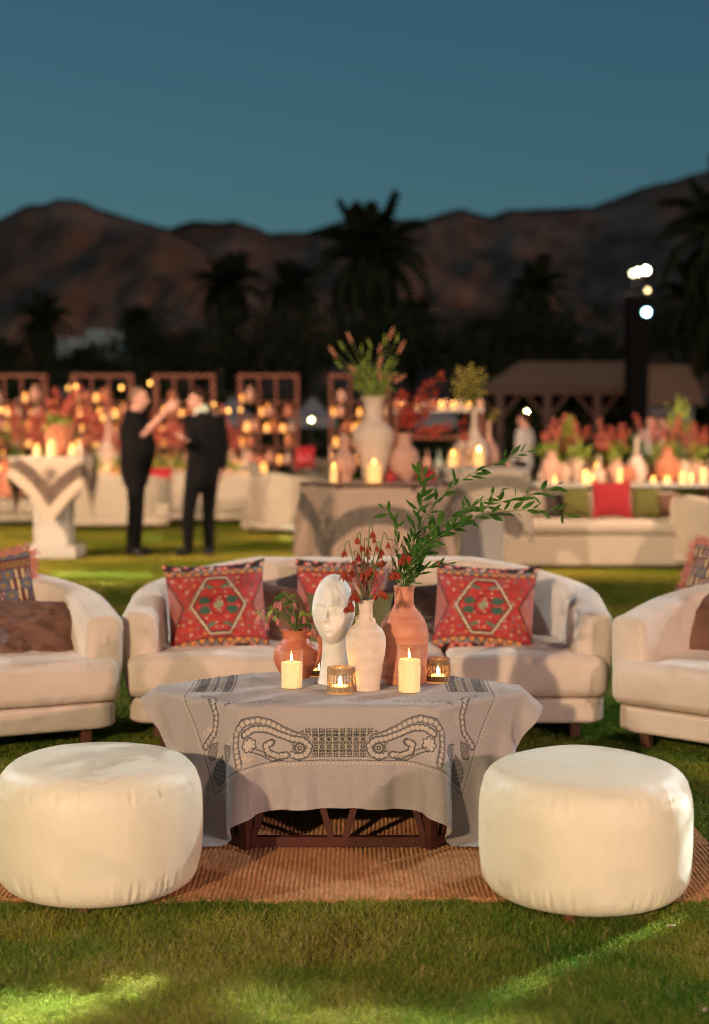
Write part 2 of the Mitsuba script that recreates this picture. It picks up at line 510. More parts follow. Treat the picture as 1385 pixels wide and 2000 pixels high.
def ridge(pts, Y, Ybase, seed, name, label, span=(-560, 1900), carve=None):
    q = np.array(pts, float)
    px = np.linspace(span[0], span[1], 420)
    py = np.interp(px, q[:, 0], q[:, 1])
    top = np.array([at(a, b, Y) for a, b in zip(px, py)])
    top[:, 2] += (meshkit.fbm(np.stack([top[:, 0] * 0.06, top[:, 0] * 0, top[:, 0] * 0], -1), 4, seed) - 0.5) * 5
    t = np.r_[np.linspace(0, 1, 70), 1.08, 1.4]
    V = []
    for k, s in enumerate(t):
        depth = Ybase + (Y - Ybase) * min(s, 1) + max(0, s - 1) * 500
        h = np.where(s <= 1, top[:, 2] * (0.22 * s + 0.78 * s ** 1.7), top[:, 2] * max(0, 1 - (s - 1) * 2.4))
        x = top[:, 0] * (depth / Y) if False else top[:, 0]
        P3 = np.stack([x * 0.022, np.full_like(x, depth * 0.010), h * 0.012], -1)
        gully = np.abs(meshkit.fbm(P3, 4, seed + 3) - 0.5) * 2
        fine = meshkit.fbm(P3 * 5, 3, seed + 4) - 0.5
        env = 4 * min(s, 1) * max(0.0, 1 - min(s, 1)) + 0.04
        dz = (gully - 0.3) * 46 * env + fine * 16 * env
        if carve is not None:
            for (ca, cb, cw, cd) in carve:
                line = np.interp(s, [0, 1], [xat(ca, Y), xat(cb, Y)])
                dz -= cd * np.exp(-((x - line) / cw) ** 2) * env
        yy = np.full_like(x, depth) - (gully - 0.3) * 40 * env
        V.append(np.stack([x, yy, np.maximum(h + dz, -2)], -1))
    V = np.array(V)
    m = tm(V.reshape(-1, 3), grid_faces(len(t), len(px)))
    struct(name, m, 'rock', label, 'mountain', smooth=True)


ridge([(-560, 470), (-200, 440), (0, 425), (60, 392), (115, 381), (200, 402), (270, 430), (325, 441), (420, 500), (560, 560), (1900, 700)], 620, 300, 21, 'mountain_slope',
      'brown rocky mountain with a rounded summit rising at far left', carve=[(-120, 60, 26, 22), (150, 235, 16, 14)])
ridge([(-560, 520), (230, 520), (325, 442), (355, 431), (385, 427), (445, 427), (490, 440), (530, 453), (600, 447), (650, 436), (700, 430), (830, 431), (880, 412), (910, 404), (960, 416), (1005, 411), (1050, 404), (1100, 403), (1150, 401), (1190, 389), (1250, 368), (1310, 351), (1385, 334), (1600, 300), (1900, 340)],
      900, 380, 44, 'mountain_ridge', 'long brown rocky mountain ridge climbing towards the right', carve=[(140, 330, 40, 60), (470, 560, 22, 20), (780, 905, 26, 26), (1150, 1080, 30, 25)])


# ================================================================ FURNITURE
def slab_bulge(m, z0, z1, amt, cx, cy, rx, ry):
    v = m.vertices
    r2 = np.clip(1 - ((v[:, 0] - cx) / rx) ** 2, 0, 1) * np.clip(1 - ((v[:, 1] - cy) / ry) ** 2, 0, 1)
    w = np.clip((v[:, 2] - z0) / (z1 - z0), 0, 1)
    v[:, 2] += amt * r2 * w
    m.vertices = v
    return m


def refine(m, L):
    mf = m3.Manifold(m3.Mesh(np.asarray(m.vertices, np.float32), np.asarray(m.faces, np.uint32)))
    o = mf.refine_to_length(L).to_mesh()
    return trimesh.Trimesh(o.vert_properties[:, :3], o.tri_verts, process=False)


def sofa_parts(W, D=0.90, seats=3, arm=0.55, back=0.72, zb=0.072, seed=1):
    """Tub sofa facing -y, its front edge at y = 0, centred on x = 0."""
    out = []
    hw = W / 2 - 0.10
    R = 0.44
    yb = D - 0.10
    path, nrm, hs = [], [], []

    def addp(x, y, nx, ny, h):
        path.append((x, y)); nrm.append((nx, ny)); hs.append(h)
    for y in np.linspace(0.10, yb - R, 10):
        addp(-hw, y, -1, 0, y)
    for a in np.linspace(0, np.pi / 2, 18)[1:]:
        addp(-hw + R - R * math.cos(a), yb - R + R * math.sin(a), -math.cos(a), math.sin(a), 0)
    for x in np.linspace(-hw + R, hw - R, 22)[1:-1]:
        addp(x, yb, 0, 1, 0)
    for a in np.linspace(np.pi / 2, 0, 18):
        addp(hw - R + R * math.cos(a), yb - R + R * math.sin(a), math.cos(a), math.sin(a), 0)
    for y in np.linspace(yb - R, 0.10, 10)[1:]:
        addp(hw, y, 1, 0, 0)
    path, nrm = np.array(path), np.array(nrm)
    seg = np.r_[0, np.cumsum(np.linalg.norm(np.diff(path, axis=0), axis=1))]
    L = seg[-1]
    e = np.minimum(seg, L - seg)
    rise = np.clip(e / (yb - R - 0.1 + R * 1.57), 0, 1)
    H = arm + (back - arm) * (1 - (1 - rise) ** 1.05)
    z0 = 0.185
    # cross-section: s from inner bottom over the top to outer bottom
    prof = []
    ti, to, rt = 0.085, 0.070, 0.05
    for k in np.linspace(0, 1, 7):
        prof.append(('i', k))
    for a in np.linspace(0, np.pi, 11)[1:-1]:
        prof.append(('t', a))
    for k in np.linspace(1, 0, 7):
        prof.append(('o', k))
    rows = []
    cap = [(0.0, 1.0)]
    n = len(path)
    rings = [(0, -math.sin(a) ** 0.7 * 0.06, max(math.cos(a), 0.0) ** 0.5) for a in np.linspace(np.pi / 2, 0, 9)[:-1]]
    rings += [(i, 0, 1) for i in range(n)]
    rings += [(n - 1, math.sin(a) ** 0.7 * 0.06, max(math.cos(a), 0.0) ** 0.5) for a in np.linspace(0, np.pi / 2, 9)[1:]]
    for i, off, sc in rings:
        t = path[min(i + 1, n - 1)] - path[max(i - 1, 0)]
        t = t / np.linalg.norm(t)
        c = path[i] + t * off
        h = H[i] - (1 - sc) * 0.025
        row = []
        for kind, q in prof:
            zt = h - 0.07
            if kind == 't':
                ci, co = -ti + 0.022 * 1, to + 0.030
                mid, half = (ci + co) / 2, (co - ci) / 2
                u, z = mid - half * math.copysign(abs(math.cos(q)) ** 0.7, math.cos(q)), zt + 0.07 * math.sin(q) ** 0.6
            else:
                z = z0 + (zt - z0) * q
                lean = q ** 1.3
                u = (-ti + 0.022 * lean) if kind == 'i' else (to + 0.030 * lean + 0.012 * math.sin(math.pi * q))
            mid = 0.02
            u = mid + (u - mid) * sc
            row.append([c[0] + nrm[i][0] * u, c[1] + nrm[i][1] * u, z])
        rows.append(row)
    V = np.array(rows)
    shell = tm(V.reshape(-1, 3), grid_faces(V.shape[0], V.shape[1]))
    shell.fix_normals() if False else None
    crumple(shell, 0.006, 3.2, seed)
    out.append(('backrest', shell, 'sofa_linen'))
    hwf = W / 2 - 0.035

    def plan(x0, x1, y0, y1, rr):
        P = shapely.box(x0, y0, x1, y1)
        return np.array(P.buffer(-rr).buffer(rr, quad_segs=5).exterior.coords)[:-1]
    base = hullslab(plan(-hwf, hwf, 0.012, D - 0.02, 0.10), zb, 0.178, 0.018, fine=True)
    out.append(('base', base, 'sofa_linen'))
    w = 2 * hwf / seats
    for k in range(seats):
        x0, x1 = -hwf + k * w + (0.003 if k else 0), -hwf + (k + 1) * w - (0.003 if k < seats - 1 else 0)
        c = hullslab(plan(x0, x1, 0, D - 0.14, 0.045), 0.184, 0.362, 0.04, fine=True)
        c = refine(c, 0.045)
        c = slab_bulge(c, 0.184, 0.362, 0.022, (x0 + x1) / 2, 0.38, w * 0.56, 0.46)
        v = c.vertices
        q = np.clip(1 - np.abs((v[:, 2] - 0.278) / 0.094) ** 2, 0, 1)
        v[:, 1] -= np.where(v[:, 1] < 0.1, 0.014 * q, 0)
        c.vertices = v
        crumple(c, 0.005, 5.0, seed + 5 + k)
        out.append(('seat_cushion', c, 'sofa_linen'))
    for x in (-hwf + 0.13, -hwf + 0.31, hwf - 0.31, hwf - 0.13):
        for y in ((0.08,) if abs(x) > hwf - 0.2 else (0.30,)) + ((D - 0.16,) if abs(x) > hwf - 0.2 else ()):
            out.append(('leg', hullslab([(x - 0.022, y - 0.022), (x + 0.022, y - 0.022), (x + 0.022, y + 0.022), (x - 0.022, y + 0.022)], 0, zb + 0.005, 0.006), 'dark_wood'))
    return out


def place_sofa(name, label, W, loc, rz, mats=None, **kw):
    s = thing(name, label, 'sofa')
    for nm, m, b in sofa_parts(W, **kw):
        part(s, nm, xf(m, loc, rz), (mats or {}).get(b, b), 50)
    return s


SOFA_W = 2.12
SOFA_Y = 6.0
SOFA_X = (xat(262, SOFA_Y) + xat(1172, SOFA_Y)) / 2
place_sofa('sofa', 'long cream linen tub sofa behind the draped coffee table', SOFA_W, (SOFA_X, SOFA_Y, 0), 0, seed=1)


def rot_place(corner, local, rz):
    c, s = math.cos(rz), math.sin(rz)
    return (corner[0] - (c * local[0] - s * local[1]), corner[1] - (s * local[0] + c * local[1]), 0)


LS_RZ = math.radians(24)
lc = gnd(232, 1426, 0.06)
LS_LOC = rot_place(lc, (SOFA_W / 2 - 0.04, 0.02), LS_RZ)
place_sofa('sofa', 'cream linen tub sofa at far left holding the fringed kilim cushion', SOFA_W, LS_LOC, LS_RZ, seed=2)
RS_RZ = math.radians(-42)
rc = gnd(1197, 1430, 0.06)
RS_LOC = rot_place(rc, (-SOFA_W / 2 + 0.04, 0.02), RS_RZ)
place_sofa('sofa', 'cream linen tub sofa cut off by the right edge, angled inwards', SOFA_W, RS_LOC, RS_RZ, seed=3)


# ---- ottomans
def ottoman(label, x, y, R, H, seed, feet):
    o = thing('ottoman', label, 'ottoman', 'round white ottomans in front of the coffee table')
    z0 = 0.013
    prof = [(0.0, z0 + 0.004), (R * 0.55, z0), (R * 0.80, z0 + 0.004), (R * 0.90, z0 + 0.018), (R * 0.965, z0 + 0.05), (R * 0.99, z0 + 0.10), (R, z0 + 0.17), (R * 0.998, H - 0.13), (R * 0.988, H - 0.095), (R * 0.958, H - 0.058), (R * 0.895, H - 0.028), (R * 0.79, H - 0.008), (R * 0.6, H + 0.003), (R * 0.35, H + 0.010), (0.0, H + 0.012)]
    P = smooth_profile(prof, 110)
    n = 300
    a = np.arange(n) * 2 * np.pi / n
    A = np.stack([np.cos(a), np.sin(a)], 1)
    r = np.tile(P[:, 0], (n, 1))
    z = np.tile(P[:, 1], (n, 1))
    ph = np.stack([A[:, 0] * 1.0, A[:, 1] * 1.0, a * 0], -1)
    w1 = meshkit.noise(ph * 26 + seed, seed) - 0.5
    w2 = meshkit.noise(ph * 50 + seed, seed + 1) - 0.5
    puck = (np.maximum(w1, 0) * 1.3 + w2 * 0.6)[:, None]
    top = np.exp(-((z - (H - 0.055)) / 0.022) ** 2) * (r > R * 0.7)
    bot = np.exp(-((z - (z0 + 0.045)) / 0.03) ** 2) * (r > R * 0.7)
    seam = np.exp(-((z - (H - 0.066)) / 0.0035) ** 2) * (r > R * 0.85)
    r = r - 0.006 * puck * top - 0.011 * puck * bot - 0.0018 * seam
    low = meshkit.fbm(np.stack([A[:, None, 0] * r * 5, A[:, None, 1] * r * 5, z * 5], -1) + seed, 3, seed + 4) - 0.5
    r = r * (1 + 0.02 * low)
    z = z + 0.014 * low * (z > 0.2)
    v = np.stack([A[:, None, 0] * r + x, A[:, None, 1] * r + y, z], -1).reshape(-1, 3)
    part(o, 'cover', tm(v, grid_faces(n, len(P), True)), 'white_cover', True)
    for fa in feet:
        fx, fy = x + R * 0.80 * math.cos(fa), y + R * 0.80 * math.sin(fa)
        part(o, 'foot', lathe_at([(0, 0.0), (0.016, 0.0), (0.019, 0.03), (0, 0.03)], (fx, fy, 0.002)), 'dark_wood')
    return o


def lathe_at(profile, loc, n=24):
    m = lathe(profile, n)
    m.apply_translation(loc)
    return m


R1 = 0.3
ottoman('round white fabric ottoman at left, its far side on the jute rug', xat(187, 4.02), 4.02, 0.295, 0.378, 3, (-1.57, 0.2, 1.9, 3.3))
ottoman('round white fabric ottoman at right with a cool glint on top', xat(1148.5, 3.955), 3.955, 0.2985, 0.378, 8, (-1.9, 0.2, 1.6, 3.0))

# ---- coffee table
TZ = 0.462
TC = np.array([-0.050, 4.655])
HX, HY, FX = 0.605, 0.307, 0.306
CH = 0.262
OCT = np.array([(-FX, -HY), (FX, -HY), (HX, -HY + CH), (HX, HY - CH), (FX, HY), (-FX, HY), (-HX, HY - CH), (-HX, -HY + CH)])


def coffee_table():
    t = thing('coffee_table', 'low eight-sided coffee table with dark red metal truss frame', 'table')
    part(t, 'tabletop', xf(hullslab(OCT * 0.985, TZ - 0.03, TZ, 0.006), (*TC, 0)), 'frame_metal')
    q = OCT * 0.935
    zr = 0.035
    for k in range(8):
        a, b = q[k] + TC, q[(k + 1) % 8] + TC
        d = (b - a) / np.linalg.norm(b - a)
        part(t, 'bottom_rail', bar((*(a + d * 0.016), zr), (*(b - d * 0.016), zr), 0.026, 0.030), 'frame_metal')
        part(t, 'top_rail', bar((*(a + d * 0.016), TZ - 0.046), (*(b - d * 0.016), TZ - 0.046), 0.024, 0.028), 'frame_metal')
        part(t, 'post', box(0.034, 0.034, TZ - 0.05, (*a, 0.012), math.atan2(q[k][1], q[k][0])), 'frame_metal')
        L = np.linalg.norm(b - a)
        nv = 2 if L > 0.5 else 1
        for v in range(nv):
            m0 = a + d * L * (v + 0.5) / nv
            for s in (-1, 1):
                m1 = a + d * L * ((v + 0.5) / nv + s * 0.42 / nv) if nv > 1 else a + d * L * (0.5 + s * 0.36)
                top = m0 + d * s * 0.022
                part(t, 'strut', bar((*m1, zr + 0.014), (*top, TZ - 0.058), 0.020, 0.022, up=(d[1], -d[0], 0)), 'frame_metal')


coffee_table()




# ---- tablecloth: a square shawl let fall over the table (position-based cloth)
def drape():
    N = 73
    S, SX = 1.43, 0.935
    h = S / (N - 1)
    off = np.array([0.012, 0.095])
    ax = np.linspace(-S / 2, S / 2, N)
    A, B = np.meshgrid(ax, ax, indexing='ij')
    X = np.stack([A * SX + off[0], B + off[1], np.full_like(A, TZ + 0.008)], -1)
    r2 = np.random.default_rng(3)
    X[..., 2] += r2.normal(0, 0.001, A.shape)
    V = np.zeros_like(X)
    e = np.roll(OCT, -1, 0) - OCT
    n2 = np.stack([e[:, 1], -e[:, 0]], 1)
    n2 /= np.linalg.norm(n2, axis=1, keepdims=True)
    c2 = (n2 * OCT).sum(1)
    rad = 0.010

    def con(P, sa, sb, L, k):
        d = P[sb] - P[sa]
        l = np.sqrt((d * d).sum(-1, keepdims=True)) + 1e-12
        c = d * (0.5 * k * (1 - L / l))
        P[sa] += c
        P[sb] -= c
    s_ = slice
    cons = []
    for st in (0, 1):
        cons.append(((s_(st, N - 1, 2), s_(None)), (s_(st + 1, N, 2), s_(None)), h * SX, 1.0))
        cons.append(((s_(None), s_(st, N - 1, 2)), (s_(None), s_(st + 1, N, 2)), h, 1.0))
    for st in (0, 1):
        cons.append(((s_(st, N - 1, 2), s_(0, N - 1)), (s_(st + 1, N, 2), s_(1, N)), h * (1 + SX * SX) ** 0.5, 0.07))
        cons.append(((s_(st, N - 1, 2), s_(1, N)), (s_(st + 1, N, 2), s_(0, N - 1)), h * (1 + SX * SX) ** 0.5, 0.07))
    bend = []
    for g, kk in ((2, 0.07), (4, 0.03)):
        for st in range(2):
            idx = np.concatenate([np.arange(N - g)[(np.arange(N - g) // g) % 2 == st]])
            bend.append((idx, g, kk))
    dt = 1 / 130
    for it in range(380):
        Vd = V * 0.99
        Vd[..., 2] -= 9.8 * dt
        P = X + Vd * dt
        for k in range(12):
            for a, b, L, kk in cons:
                con(P, a, b, L, kk)
            if k % 2 == 0:
                for idx, g, kk in bend:
                    con(P, (idx, s_(None)), (idx + g, s_(None)), h * g * SX, kk)
                    con(P, (s_(None), idx), (s_(None), idx + g), h * g, kk)
            sd = (P[..., :2] @ n2.T) - c2
            w = sd.argmax(-1)
            d2 = np.take_along_axis(sd, w[..., None], -1)[..., 0] - rad
            dz = P[..., 2] - (TZ + 0.003)
            ins = (d2 < 0) & (dz < 0)
            top = ins & (dz > d2)
            side = ins & ~top
            P[..., 2] = np.where(top, TZ + 0.003, P[..., 2])
            push = n2[w] * (-d2)[..., None]
            P[..., :2] += np.where(side[..., None], push, 0)
            P[..., 2] = np.maximum(P[..., 2], 0.020)
        V = (P - X) / dt
        flat = (P[..., 2] < TZ + 0.006) & (P[..., 2] > TZ) & (((P[..., :2] @ n2.T) - c2).max(-1) < 0.012)
        V[flat] *= 0.25
        X = P
    return ax, X


def upsample(ax, X, m=3):
    from scipy.interpolate import CubicSpline
    N = len(ax)
    f = np.linspace(ax[0], ax[-1], (N - 1) * m + 1)
    Y = CubicSpline(ax, X, axis=0)(f)
    Y = CubicSpline(ax, Y, axis=1)(f)
    return f, Y


cax, CX = drape()
cf, CU = upsample(cax, CX)
_A, _B = np.meshgrid(cf, cf, indexing='ij')
ca_, cb_ = _A * 0.935 + 0.012, -(_B + 0.095)                 # cloth coordinates about the table centre, b grows towards the front
crease = 0.0016 * (np.exp(-((ca_ - 0.055) / 0.006) ** 2) + np.exp(-((cb_ - 0.545) / 0.005) ** 2) + np.exp(-((ca_ + 0.3) / 0.006) ** 2) + np.exp(-((cb_ - 0.1) / 0.006) ** 2))
wr = 0.005 * np.clip(meshkit.fbm(np.stack([_A * 9, _B * 9, _A * 0], -1), 3, 8) - 0.5, 0, 1) * (CU[..., 2] > TZ - 0.01)
CU = CU.copy()
CU[..., 2] += wr + crease * (CU[..., 2] > TZ - 0.01)
CU[..., 1] -= crease * (CU[..., 2] < TZ - 0.01)
CU[..., :2] += TC


def chain_sd(x, y, pts):
    """Distance to a polyline, arc length along it and the side, in drjit."""
    best, arc, side, acc = mi.Float(9), mi.Float(0), mi.Float(0), 0.0
    for (x0, y0), (x1, y1) in zip(pts[:-1], pts[1:]):
        dx, dy = x1 - x0, y1 - y0
        L = math.hypot(dx, dy)
        t = dr.clip(((x - x0) * dx + (y - y0) * dy) / (L * L), 0, 1)
        ex, ey = x - x0 - t * dx, y - y0 - t * dy
        d = dr.sqrt(ex * ex + ey * ey)
        s = dr.select(dx * ey - dy * ex > 0, 1.0, -1.0)
        c = d < best
        arc = dr.select(c, acc + t * L, arc)
        side = dr.select(c, s, side)
        best = dr.select(c, d, best)
        acc += L
    return best, arc, side


def ring(d2, r, w):
    return 1 - smoothstep(w * 0.5, w, dr.abs(dr.sqrt(d2) - r))


_pal = [(0.100, 0.404), (0.135, 0.394), (0.172, 0.376), (0.21, 0.352), (0.245, 0.338), (0.285, 0.340), (0.315, 0.360), (0.324, 0.400), (0.318, 0.458)]
_pin = [(0.152, 0.450), (0.124, 0.459), (0.099, 0.449), (0.092, 0.428), (0.108, 0.410), (0.145, 0.404), (0.185, 0.388), (0.222, 0.369), (0.258, 0.362), (0.288, 0.374)]
_pa = [(0.160, 0.452), (0.192, 0.456), (0.222, 0.442), (0.226, 0.418), (0.208, 0.412)]
_pcur = [(0.175, 0.462), (0.21, 0.462), (0.24, 0.440), (0.27, 0.424)]
_pside = [(0.425, 0.155), (0.395, 0.185), (0.380, 0.225), (0.385, 0.275), (0.415, 0.312), (0.470, 0.325)]


def leaf_shape(a, b, cx, cy, ang, L, W):
    c, s = math.cos(ang), math.sin(ang)
    u = ((a - cx) * c + (b - cy) * s) / L
    v = (-(a - cx) * s + (b - cy) * c) / W
    prof = dr.maximum(1 - u * u, 0.0) * (1 + 0.45 * dr.clip(u, -1, 1)) - dr.select(dr.abs(u) < 1, 0.0, 9.0)
    return prof - dr.abs(v), u, v           # > 0 inside


def cloth_col(p, n, uv):
    a0, b = uv.x, uv.y
    a = dr.abs(a0)
    t = 0.5 * noise(a0 * 1500, b * 60, 0.0) + 0.5 * noise(a0 * 50, b * 1500, 0.0)
    base = mix((0.30, 0.262, 0.24), (0.40, 0.352, 0.322), t) * (0.92 + 0.16 * fbm(a0 * 6, b * 6, 0.0, 3))
    dark = mi.Float(0)
    light = mi.Float(0)
    tan = mi.Float(0)
    # --- net band along the front
    inb = (b > 0.374) & (b < 0.461) & (a < 0.150 - 1.4 * dr.maximum(0.405 - b, 0.0))
    v = (b - 0.374) / 0.087
    q = 0.021
    k = a0 / q - dr.floor(a0 / q) - 0.5
    rowy = (v - 0.5) * 0.087
    d1 = dr.square(k * q) + dr.square(rowy - 0.012)
    d2_ = dr.square(k * q) + dr.square(rowy + 0.011)
    arch = 0.8 * ring(d1, 0.0085, 0.0018) + 0.8 * ring(d2_, 0.0075, 0.0018) + (1 - smoothstep(0.0012, 0.0026, dr.sqrt(d1))) + (1 - smoothstep(0.001, 0.0022, dr.abs(dr.abs(k) - 0.5) * q))
    beads = (1 - smoothstep(0.0016, 0.0028, dr.minimum(dr.abs(dr.abs(rowy) - 0.0385), dr.abs(dr.abs(rowy) - 0.030)))) * (1 - smoothstep(0.2, 0.36, dr.abs(a0 / 0.0075 - dr.floor(a0 / 0.0075) - 0.5)))
    checks = smoothstep(0.45, 0.62, noise(a0 * 420, b * 420, 1.0))
    dark = dr.select(inb, clamp01(0.35 * checks + 0.75), dark)
    light = dr.select(inb, clamp01(arch + beads), light)
    # --- the same net laid on the table top at both ends
    ins = (a > 0.345) & (a < 0.475) & (b < 0.085) & (b > -0.5)
    kk = b / 0.021 - dr.floor(b / 0.021) - 0.5
    ua = (a - 0.41)
    dd = dr.square(kk * 0.021) + dr.square(ua - 0.012)
    de = dr.square(kk * 0.021) + dr.square(ua + 0.02)
    dark = dr.select(ins, clamp01(0.5 * checks + 0.55), dark)
    light = dr.select(ins, clamp01(ring(dd, 0.0085, 0.003) + ring(de, 0.009, 0.003) + (1 - smoothstep(0.001, 0.0025, dr.abs(dr.abs(ua) - 0.058)))), light)
    inf = (b > 0.225) & (b < 0.268) & (a < 0.34) & (a > 0.16)
    dark = dr.select(inf, clamp01(0.8 * smoothstep(0.42, 0.6, noise(a0 * 300, b * 300, 4.0))), dark)
    light = dr.select(inf, ring(dr.square(k * q) + dr.square(b - 0.247), 0.008, 0.003), light)
    # --- ringed ribbons: paisley ends
    for pts, w, pitch in ((_pal, 0.0105, 0.0165), (_pin, 0.0095, 0.0145), (_pa, 0.009, 0.0135), (_pside, 0.0105, 0.0165)):
        d, s, sg = chain_sd(a, b, pts)
        on = d < w + 0.004
        c = s / pitch - dr.floor(s / pitch) - 0.5
        rr = dr.square(c * pitch) + d * d
        rings = ring(rr, 0.0054, 0.0022) + (1 - smoothstep(0.0014, 0.0028, dr.sqrt(rr)))
        edge = (1 - smoothstep(0.001, 0.0022, dr.abs(d - w - 0.001)))
        dots = edge * (1 - smoothstep(0.25, 0.4, dr.abs(s / 0.0062 - dr.floor(s / 0.0062) - 0.5)))
        gap = (1 - smoothstep(0.0095, 0.0115, dr.abs(d))) * smoothstep(0.0054, 0.0068, dr.sqrt(rr))
        dark = dr.select(on, clamp01(dots + 0.62 * gap), dark)
        light = dr.select(on, clamp01(rings), light)
    hdq = dr.square(a - 0.122) + dr.square(b - 0.4325)
    dark = dr.select(hdq < 0.016 ** 2, 0.85, dark)
    light = dr.select(hdq < 0.016 ** 2, ring(hdq, 0.0095, 0.0022) + (1 - smoothstep(0.002, 0.004, dr.sqrt(hdq))), light)
    d, s, sg = chain_sd(a, b, _pcur)
    dark = dr.maximum(dark, (1 - smoothstep(0.0015, 0.003, dr.abs(d - 0.006))) * (1 - smoothstep(0.3, 0.45, dr.abs(s / 0.006 - dr.floor(s / 0.006) - 0.5))))
    # --- flower inside the paisley end
    fl = dr.square(a - 0.278) + dr.square(b - 0.408)
    ang = dr.atan2(b - 0.408, a - 0.278)
    pet = 0.0165 + 0.006 * dr.abs(dr.cos(ang * 3.5))
    rf = dr.sqrt(fl)
    dark = dr.maximum(dark, (1 - smoothstep(0.001, 0.0028, dr.abs(rf - pet))))
    light = dr.select(rf < pet - 0.003, 0.7 * smoothstep(0.3, 0.5, dr.abs(dr.cos(ang * 3.5))), light)
    # --- frame line and pearl edge
    A, B = 0.487, 0.471
    fx, fy = dr.abs(a - A), dr.abs(b - B)
    onx, ony = (b < B + 0.001) & (b > -0.55), a < A + 0.001
    dark = dr.maximum(dark, dr.select(onx, 0.85 * (1 - smoothstep(0.0007, 0.0018, fx)), 0.0))
    dark = dr.maximum(dark, dr.select(ony, 0.85 * (1 - smoothstep(0.0007, 0.0018, fy)), 0.0))
    pb = a0 / 0.0125 - dr.floor(a0 / 0.0125) - 0.5
    pa = b / 0.0125 - dr.floor(b / 0.0125) - 0.5
    light = dr.maximum(light, dr.select(a < A + 0.01, 1 - smoothstep(0.0028, 0.0044, dr.sqrt(dr.square(pb * 0.0125) + dr.square(b - B - 0.0095))), 0.0))
    light = dr.maximum(light, dr.select((b < B + 0.01) & (b > -0.55), 1 - smoothstep(0.0028, 0.0044, dr.sqrt(dr.square(pa * 0.0125) + dr.square(a - A - 0.0095))), 0.0))
    # --- three leaf motifs in the corner and curls
    for cx, cy, an, L, W in ((0.432, 0.422, 0.9, 0.046, 0.030), (0.372, 0.395, 1.9, 0.032, 0.024), (0.440, 0.355, 0.35, 0.034, 0.022)):
        f, u, v2 = leaf_shape(a, b, cx, cy, an, L, W)
        dots = 1 - smoothstep(0.16, 0.3, dr.sqrt(dr.square(u * L / 0.012 - dr.floor(u * L / 0.012) - 0.5) + dr.square(v2 * W / 0.012 - dr.floor(v2 * W / 0.012) - 0.5)))
        dark = dr.maximum(dark, dr.select(f > 0, dr.select(f > 0.22, 0.62, 0.95), 0.0))
        light = dr.select(f > 0.30, dots, dr.select(f > 0, 0.0, light))
        light = dr.select((f > 0.13) & (f < 0.24), 0.55, light)
    cur = dr.abs(fbm(a0 * 38 + 7, b * 38, 2.0, 2) - 0.5)
    zone = ((b > 0.40) & (b < 0.468) & (a > 0.225) & (a < 0.33)) | ((a > 0.335) & (a < 0.475) & (b > 0.285) & (b < 0.465))
    tan = dr.select(zone & (dark < 0.1), 0.75 * (1 - smoothstep(0.012, 0.03, cur)) * smoothstep(0.4, 0.55, noise(a0 * 22, b * 22, 5.0)), tan)
    c = mix(base, mi.Color3f(0.016, 0.018, 0.022), clamp01(dark) * 0.93)
    c = mix(c, mi.Color3f(0.56, 0.48, 0.37), clamp01(light) * 0.6)
    return mix(c, mi.Color3f(0.58, 0.45, 0.31), clamp01(tan))


mat('shawl', proc(cloth_col), 0.9, lambda p, n, uv: 0.00022 * (noise(uv.x * 1500, uv.y * 90, 0.0) + noise(uv.x * 90, uv.y * 1500, 0.0)), spec=0.2)
tc = thing('tablecloth', 'taupe shawl with embroidered paisley border draped over the coffee table', 'tablecloth')
put(tc, tm(CU.reshape(-1, 3), grid_faces(len(cf), len(cf))), 'shawl', True, uv=np.stack([ca_, cb_], -1).reshape(-1, 2))


def cloth_z(x, y):
    d = (CU[..., 0] - x) ** 2 + (CU[..., 1] - y) ** 2
    k = np.argsort(d.ravel())[:6]
    z = CU[..., 2].ravel()[k]
    return float(z[z > TZ - 0.02].max()) if (z > TZ - 0.02).any() else TZ + 0.004


def on_table(px, py):
    """Point on the covered table top seen at px, py."""
    return gnd(px, py, TZ + 0.004)


# ---- cushions
def pillow_mesh(w, h, d, n=46, seed=0, sag=0.06, wr=0.012):
    u = np.sin(np.linspace(-1, 1, n) * np.pi / 2)
    u = 0.6 * u + 0.4 * np.linspace(-1, 1, n)
    U, W = np.meshgrid(u, u, indexing='ij')
    r = np.random.default_rng(seed)
    V = []
    for side in (1, -1):
        q = np.clip((1 - np.abs(U) ** 2.4), 0, 1) ** 0.62 * np.clip((1 - np.abs(W) ** 2.4), 0, 1) ** 0.62
        pin_x = 1 - 0.09 * (1 - np.abs(W) ** 3)
        pin_y = 1 - sag * (1 - np.abs(U) ** 3)
        x, z = U * w / 2 * pin_x, W * h / 2 * pin_y
        P3 = np.stack([x * 9 + seed, z * 9, x * 0 + side], -1)
        wrk = (np.abs(meshkit.fbm(P3, 3, seed + (side > 0)) - 0.5) * 2 - 0.35) * wr
        y = side * (d / 2 * q + wrk * q ** 0.5)
        V.append(np.stack([x, y, z], -1))
    front = tm(V[1].reshape(-1, 3), grid_faces(n, n))
    back = tm(V[0].reshape(-1, 3), grid_faces(n, n)[:, ::-1])
    m = trimesh.util.concatenate([front, back])
    uv = np.vstack([np.stack([U, W], -1).reshape(-1, 2)] * 2)
    return m, uv


def pose_pillow(m, loc, yaw=0.0, tilt=0.0, roll=0.0):
    """roll in its own plane, tilt back, then yaw."""
    A = trimesh.transformations.rotation_matrix(yaw, [0, 0, 1]) @ trimesh.transformations.rotation_matrix(-tilt, [1, 0, 0]) @ trimesh.transformations.rotation_matrix(roll, [0, 1, 0])
    A[:3, 3] = loc
    q = m.copy()
    q.apply_transform(A)
    return q


